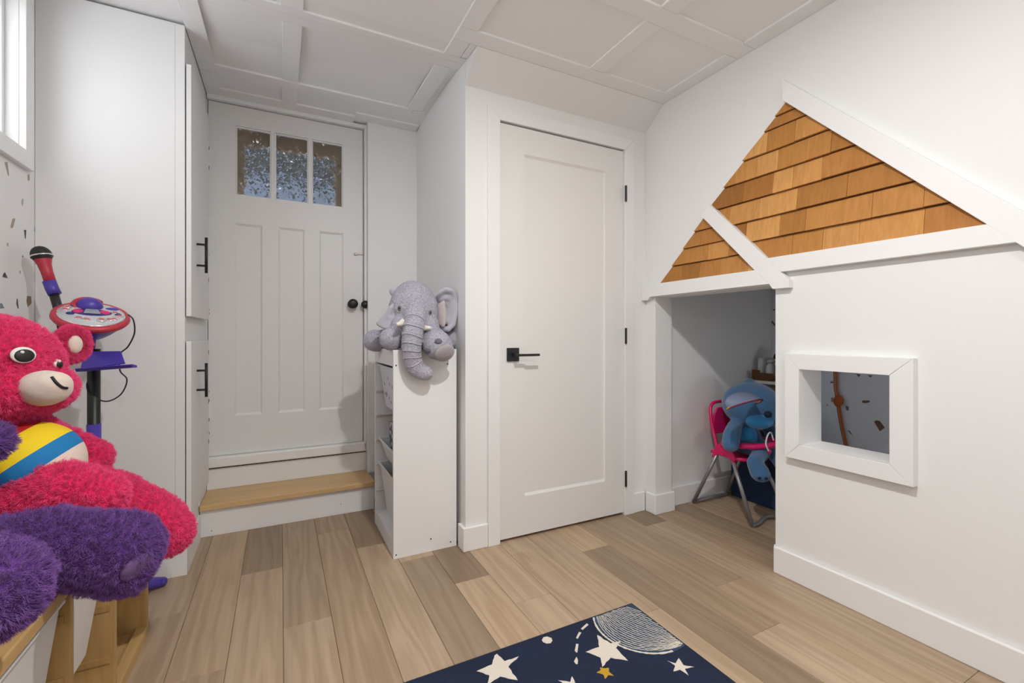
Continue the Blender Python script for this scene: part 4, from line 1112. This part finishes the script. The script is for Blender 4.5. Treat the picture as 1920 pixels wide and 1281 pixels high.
# cap: soft crown and a broad bent peak
Mcap = frame(P(1402, 735, Y=1.60), Vector((-.25, -.55, .8)))
V, Fc = [], []
n, rn = 22, 7
def peak(u_, t, off):
    a = math.pi * (0.02 + .96 * u_)
    r0, r1 = .075, .155
    r_ = r0 + (r1 - r0) * t
    return P(1386, 750, Y=1.55) + Vector((-.30 * 0, 0, 0)) + Vector((1, .15, 0)).normalized() * (.15 * math.cos(a)) * (1 - .06 * t) + Vector((-.35, -1, 0)).normalized() * (.012 + .13 * t * math.sin(a)) + Vector((0, 0, .045 * math.sin(a) - .03 * t * (1 - .3 * math.sin(a)) + off))
for off in (0, -.006):
    for i in range(n + 1):
        for j in range(rn + 1): V.append(peak(i / n, j / rn, off))
st2 = (n + 1) * (rn + 1)
for i in range(n):
    for j in range(rn):
        a = i * (rn + 1) + j
        Fc.append((a, a + 1, a + rn + 2, a + rn + 1)); Fc.append((st2 + a, st2 + a + rn + 1, st2 + a + rn + 2, st2 + a + 1))
for j in range(rn):
    for i in (0, n):
        a = i * (rn + 1) + j; Fc.append((a, a + 1, st2 + a + 1, st2 + a))
for i in range(n):
    for j in (0, rn):
        a = i * (rn + 1) + j; Fc.append((a, a + rn + 1, st2 + a + rn + 1, st2 + a))
mobj('visor', V, Fc, M['cap'], bp_, 0, True)
for t, mt, k in ((1.0, 'maroon', 0), (.86, 'yellowcloth', 1)):
    tube('visor_edging', [peak(i / 24, t, -.004 - .005 * k) for i in range(25)], .004, M[mt], bp_, 8)

nb = thing('navy_storage_box', 'navy fabric storage box behind the doll high chair', 'box', (2.63, 1.62, 0))
holed('panel_front', 'x', 2.535, 2.541, [1.45, 1.92], [.0005, .305], set(), M['navy'], nb)
box('body', 2.5415, 2.72, 1.45, 1.92, .0005, .305, M['navy'], nb, .004)
box('lid', 2.533, 2.724, 1.446, 1.924, .3055, .325, M['navy'], nb, .004)

sh = thing('toy_shelf', 'small white toy shelf in the far corner of the nook', 'shelf', (2.86, 1.72, 0))
box('shelf_side', 2.74, 2.985, 1.925, 1.94, .0005, .70, M['cab'], sh, .001)
box('shelf_side', 2.74, 2.985, 1.67, 1.685, .0005, .70, M['cab'], sh, .001)
box('shelf_top', 2.735, 2.985, 1.665, 1.942, .7005, .718, M['cab'], sh, .001)
box('shelf_board', 2.745, 2.98, 1.6855, 1.9245, .40, .415, M['cab'], sh, .001)
box('shelf_back', 2.98, 2.99, 1.6855, 1.9245, .0005, .70, M['brown'], sh)
bk = thing('picture_book', 'thin white picture book leaning upright on the toy shelf', 'book', (2.84, 1.925, .7185))
box('cover', 2.80, 2.95, 1.905, 1.908, .7185, .86, M['white'], bk, .0005); box('pages', 2.802, 2.948, 1.9085, 1.9195, .7185, .857, M['bluewhite'], bk); box('cover', 2.80, 2.95, 1.92, 1.923, .7185, .86, M['white'], bk, .0005)
cb = thing('cardboard_tube', 'short brown card box lying along the toy shelf front', 'box', (2.75, 1.87, .7185))
box('box_body', 2.745, 2.785, 1.80, 1.92, .7187, .765, M['brown'], cb, .002); box('box_flap', 2.742, 2.7445, 1.87, 1.925, .725, .785, M['brown'], cb, .0005)
gb = thing('fabric_pouch', 'pale grey cloth pouch standing beside the doll on the toy shelf', 'pouch', (2.85, 1.87, .7185))
blob('pouch_body', [('e', (2.86, 1.872, .775), (.045, .026, .056)), ('e', (2.86, 1.872, .75), (.048, .029, .03))], M['bluewhite'], gb, .007, 4)
ell('pouch_tie', Matrix.Translation((2.86, 1.872, .838)), (.035, .020, .012), M['white'], gb, 14, 8)
dl = thing('baby_doll', 'brown vinyl doll with black curly hair sitting on the toy shelf', 'doll', (2.87, 1.79, .7185))
blob('body', [('e', (2.87, 1.79, .825), (.042, .042, .048)), ('e', (2.87, 1.79, .76), (.04, .042, .042)), ('c', [(2.86, 1.775, .735), (2.80, 1.765, .733)], [.018, .0145]), ('c', [(2.86, 1.805, .735), (2.80, 1.815, .733)], [.018, .0145])], M['skin_doll'], dl, .006, 4)
blob('dress', [('e', (2.87, 1.79, .763), (.047, .049, .042))], M['mauve'], dl, .006, 2)
r5 = random.Random(5)
hr = [('e', (2.885, 1.79, .858), (.05, .055, .04))]
for i in range(26):
    a, b2 = r5.uniform(0, 6.28), r5.uniform(.1, 1.5)
    hr.append(('e', (2.88 + .05 * math.cos(a) * math.cos(b2), 1.79 + .058 * math.sin(a) * math.cos(b2), .852 + .05 * math.sin(b2)), (.016,) * 3))
blob('hair', hr, M['hair_doll'], dl, .006, 1)

bd = thing('beaded_cord', 'rust brown cord with one big bead hanging inside the nook', 'ornament', (2.97, 1.5, .2))
cpts = [P(1566, 640, X=2.97), P(1568, 698, X=2.97), P(1571, 740, X=2.97), P(1575, 770, X=2.97), P(1581, 805, X=2.97), P(1590, 845, X=2.97), P(1596, 880, X=2.97)]
cpts[0].z = 1.6195
tube('cord', curve(cpts, 6), .007, M['cord'], bd, 8)
tube('cord', [p + Vector((-.004, .011, 0)) for p in curve(cpts, 6)], .0035, M['cord'], bd, 8)
ell('bead', Matrix.Translation(P(1572, 752, X=2.962)) @ Matrix.Rotation(.2, 4, 'X'), (.02, .026, .036), M['cord'], bd)

# ------------------------------------------------------------------ rug
rg = thing('star_rug', 'navy rug with cream stars and a striped planet', 'rug', (.5, .5, 0))
RX1, RY1 = 1.165, 1.302
mobj('rug_pile', [(-.02, -.4, .0004), (RX1, -.4, .0004), (RX1, RY1, .0004), (-.02, RY1, .0004), (-.02, -.4, .0105), (RX1, -.4, .0105), (RX1, RY1, .0105), (-.02, RY1, .0105)], BF, M['rug'], rg, .003)
box('binding', -.023, RX1 + .002, RY1 + .0005, RY1 + .0035, .0004, .009, M['rubber'], rg, .001)
box('binding', RX1 + .0005, RX1 + .0035, -.4, RY1 + .003, .0004, .009, M['rubber'], rg, .001)
def inlay(name, pts, mat, h=.0112, z0=.0095, parent=rg):
    return prism(name, pts, 'z', z0, h, mat, parent)
def pz(l, ox, oy, s): return [tuple(P(ox + a / s, oy + b / s, Z=.011)[:2]) for a, b in l]
def rough(pts, n=4, j=.0016, seed=1):
    r = random.Random(seed); out = []
    for i in range(len(pts)):
        a, b2 = pts[i], pts[(i + 1) % len(pts)]
        for k in range(n):
            t = k / n
            out.append((a[0] + (b2[0] - a[0]) * t + (r.uniform(-j, j) if k else 0), a[1] + (b2[1] - a[1]) * t + (r.uniform(-j, j) if k else 0)))
    return out
inlay('star', rough(pz([(575, 528), (690, 640), (900, 568), (745, 725), (885, 925), (625, 870), (430, 985), (460, 850), (270, 790), (500, 690), (535, 560)], 860, 1160, 8.0)), M['rugwhite'])
inlay('star', rough(pz([(718, 425), (870, 520), (985, 490), (930, 570), (1065, 715), (870, 680), (775, 785), (755, 680), (590, 615), (742, 560)], 1000, 1120, 6.0), 4, .0016, 2), M['rugwhite'])
inlay('star', rough(pz([(750, 790), (795, 800), (850, 795), (850, 840), (905, 885), (840, 878), (808, 922), (785, 870), (710, 850), (755, 825)], 1000, 1120, 6.0), 3, .001, 3), M['rugyellow'])
inlay('star', rough(pz([(1508, 715), (1600, 745), (1635, 685), (1690, 765), (1808, 785), (1705, 805), (1745, 880), (1650, 815), (1575, 835), (1595, 770)], 1000, 1120, 6.0), 3, .001, 4), M['rugwhite'])
inlay('star', rough(pz([(280, 935), (415, 955), (435, 890), (470, 965), (540, 985), (470, 1010), (500, 1080), (420, 1030), (350, 1070), (375, 990)], 1000, 1120, 6.0), 3, .001, 5), M['rugwhite'])
inlay('dot', rough(pz([(95, 485), (115, 450), (155, 442), (205, 460), (215, 490), (195, 518), (150, 522), (110, 505)], 1000, 1120, 6.0), 2, .0006, 6), M['rugwhite'])
for i, l in enumerate(([(535, 355), (600, 295), (622, 310), (555, 368)], [(480, 460), (515, 390), (540, 400), (500, 468)], [(465, 600), (480, 525), (508, 528), (495, 622), (480, 620)], [(458, 722), (485, 672), (502, 710), (498, 755), (475, 748)])):
    inlay('dash', rough(pz(l, 1000, 1120, 6.0), 2, .0006, 20 + i), M['rugwhite'])
pc_, pr_ = (1.118, 1.205), .163
def inrug(p): return p[0] < RX1 - .004 and p[1] < RY1 - .004
disc_ = [(pc_[0] + pr_ * math.cos(a), pc_[1] + pr_ * math.sin(a)) for a in [2 * math.pi * k / 90 for k in range(90)]]
for n_, d_ in (((1, 0), RX1 - .003), ((0, 1), RY1 - .003)): disc_ = clip(disc_, n_, d_)
planet = inlay('planet', disc_, M['rugblue'], .0110)
rl = random.Random(12)
for i in range(22):                         # curved knotted lines across the planet
    t = 1 - i / 22.5
    run = []
    for k in range(61):
        a = math.radians(150 + 135 * k / 60 + (0 if i else 0)) - .35
        rr = pr_ * (.985 if i == 0 else 1)
        ca, sa = math.cos(a), math.sin(a)
        # squeezed towards the rug's right-hand edge
        x, y = pc_[0] + rr * ca, pc_[1] + rr * sa
        if i:
            ax_, ay_ = pc_[0] + pr_ * math.cos(math.radians(110)), pc_[1] + pr_ * math.sin(math.radians(110))
            bx_, by_ = pc_[0] + pr_ * math.cos(math.radians(-62)), pc_[1] + pr_ * math.sin(math.radians(-62))
            s_ = k / 60
            cx_, cy_ = ax_ + (bx_ - ax_) * s_, ay_ + (by_ - ay_) * s_
            w_ = math.sin(math.pi * s_) ** .55 * pr_ * (1.05 * t - .35 * (1 - t))
            nx_, ny_ = -(by_ - ay_), (bx_ - ax_); L_ = math.hypot(nx_, ny_)
            if nx_ > 0: nx_, ny_ = -nx_, -ny_
            x, y = cx_ + nx_ / L_ * w_, cy_ + ny_ / L_ * w_
            x += rl.uniform(-.0014, .0014); y += rl.uniform(-.0014, .0014)
            if math.hypot(x - pc_[0], y - pc_[1]) > pr_ - .004: 
                if len(run) > 2: pass
                else: run = []
                continue
        if inrug((x, y)): run.append((x, y))
    if len(run) > 3:
        hw = .0032 if i == 0 else .0011
        L, Rr = [], []
        for k in range(len(run)):
            p0, p1 = run[max(k - 1, 0)], run[min(k + 1, len(run) - 1)]
            dx, dy = p1[0] - p0[0], p1[1] - p0[1]; ll = math.hypot(dx, dy) or 1
            h_ = hw * rl.uniform(.6, 1.3)
            L.append((run[k][0] - dy / ll * h_, run[k][1] + dx / ll * h_)); Rr.append((run[k][0] + dy / ll * h_, run[k][1] - dx / ll * h_))
        V, Fc = [], []
        for k in range(len(run)):
            V += [(*L[k], .0108), (*Rr[k], .0108), (*L[k], .0122), (*Rr[k], .0122)]
        for k in range(len(run) - 1):
            a = 4 * k; b2 = a + 4
            Fc += [(a + 2, a + 3, b2 + 3, b2 + 2), (a, b2, b2 + 1, a + 1), (a, a + 2, b2 + 2, b2), (a + 1, b2 + 1, b2 + 3, a + 3)]
        mobj('planet_line', V, Fc, M['rugwhite'], planet)
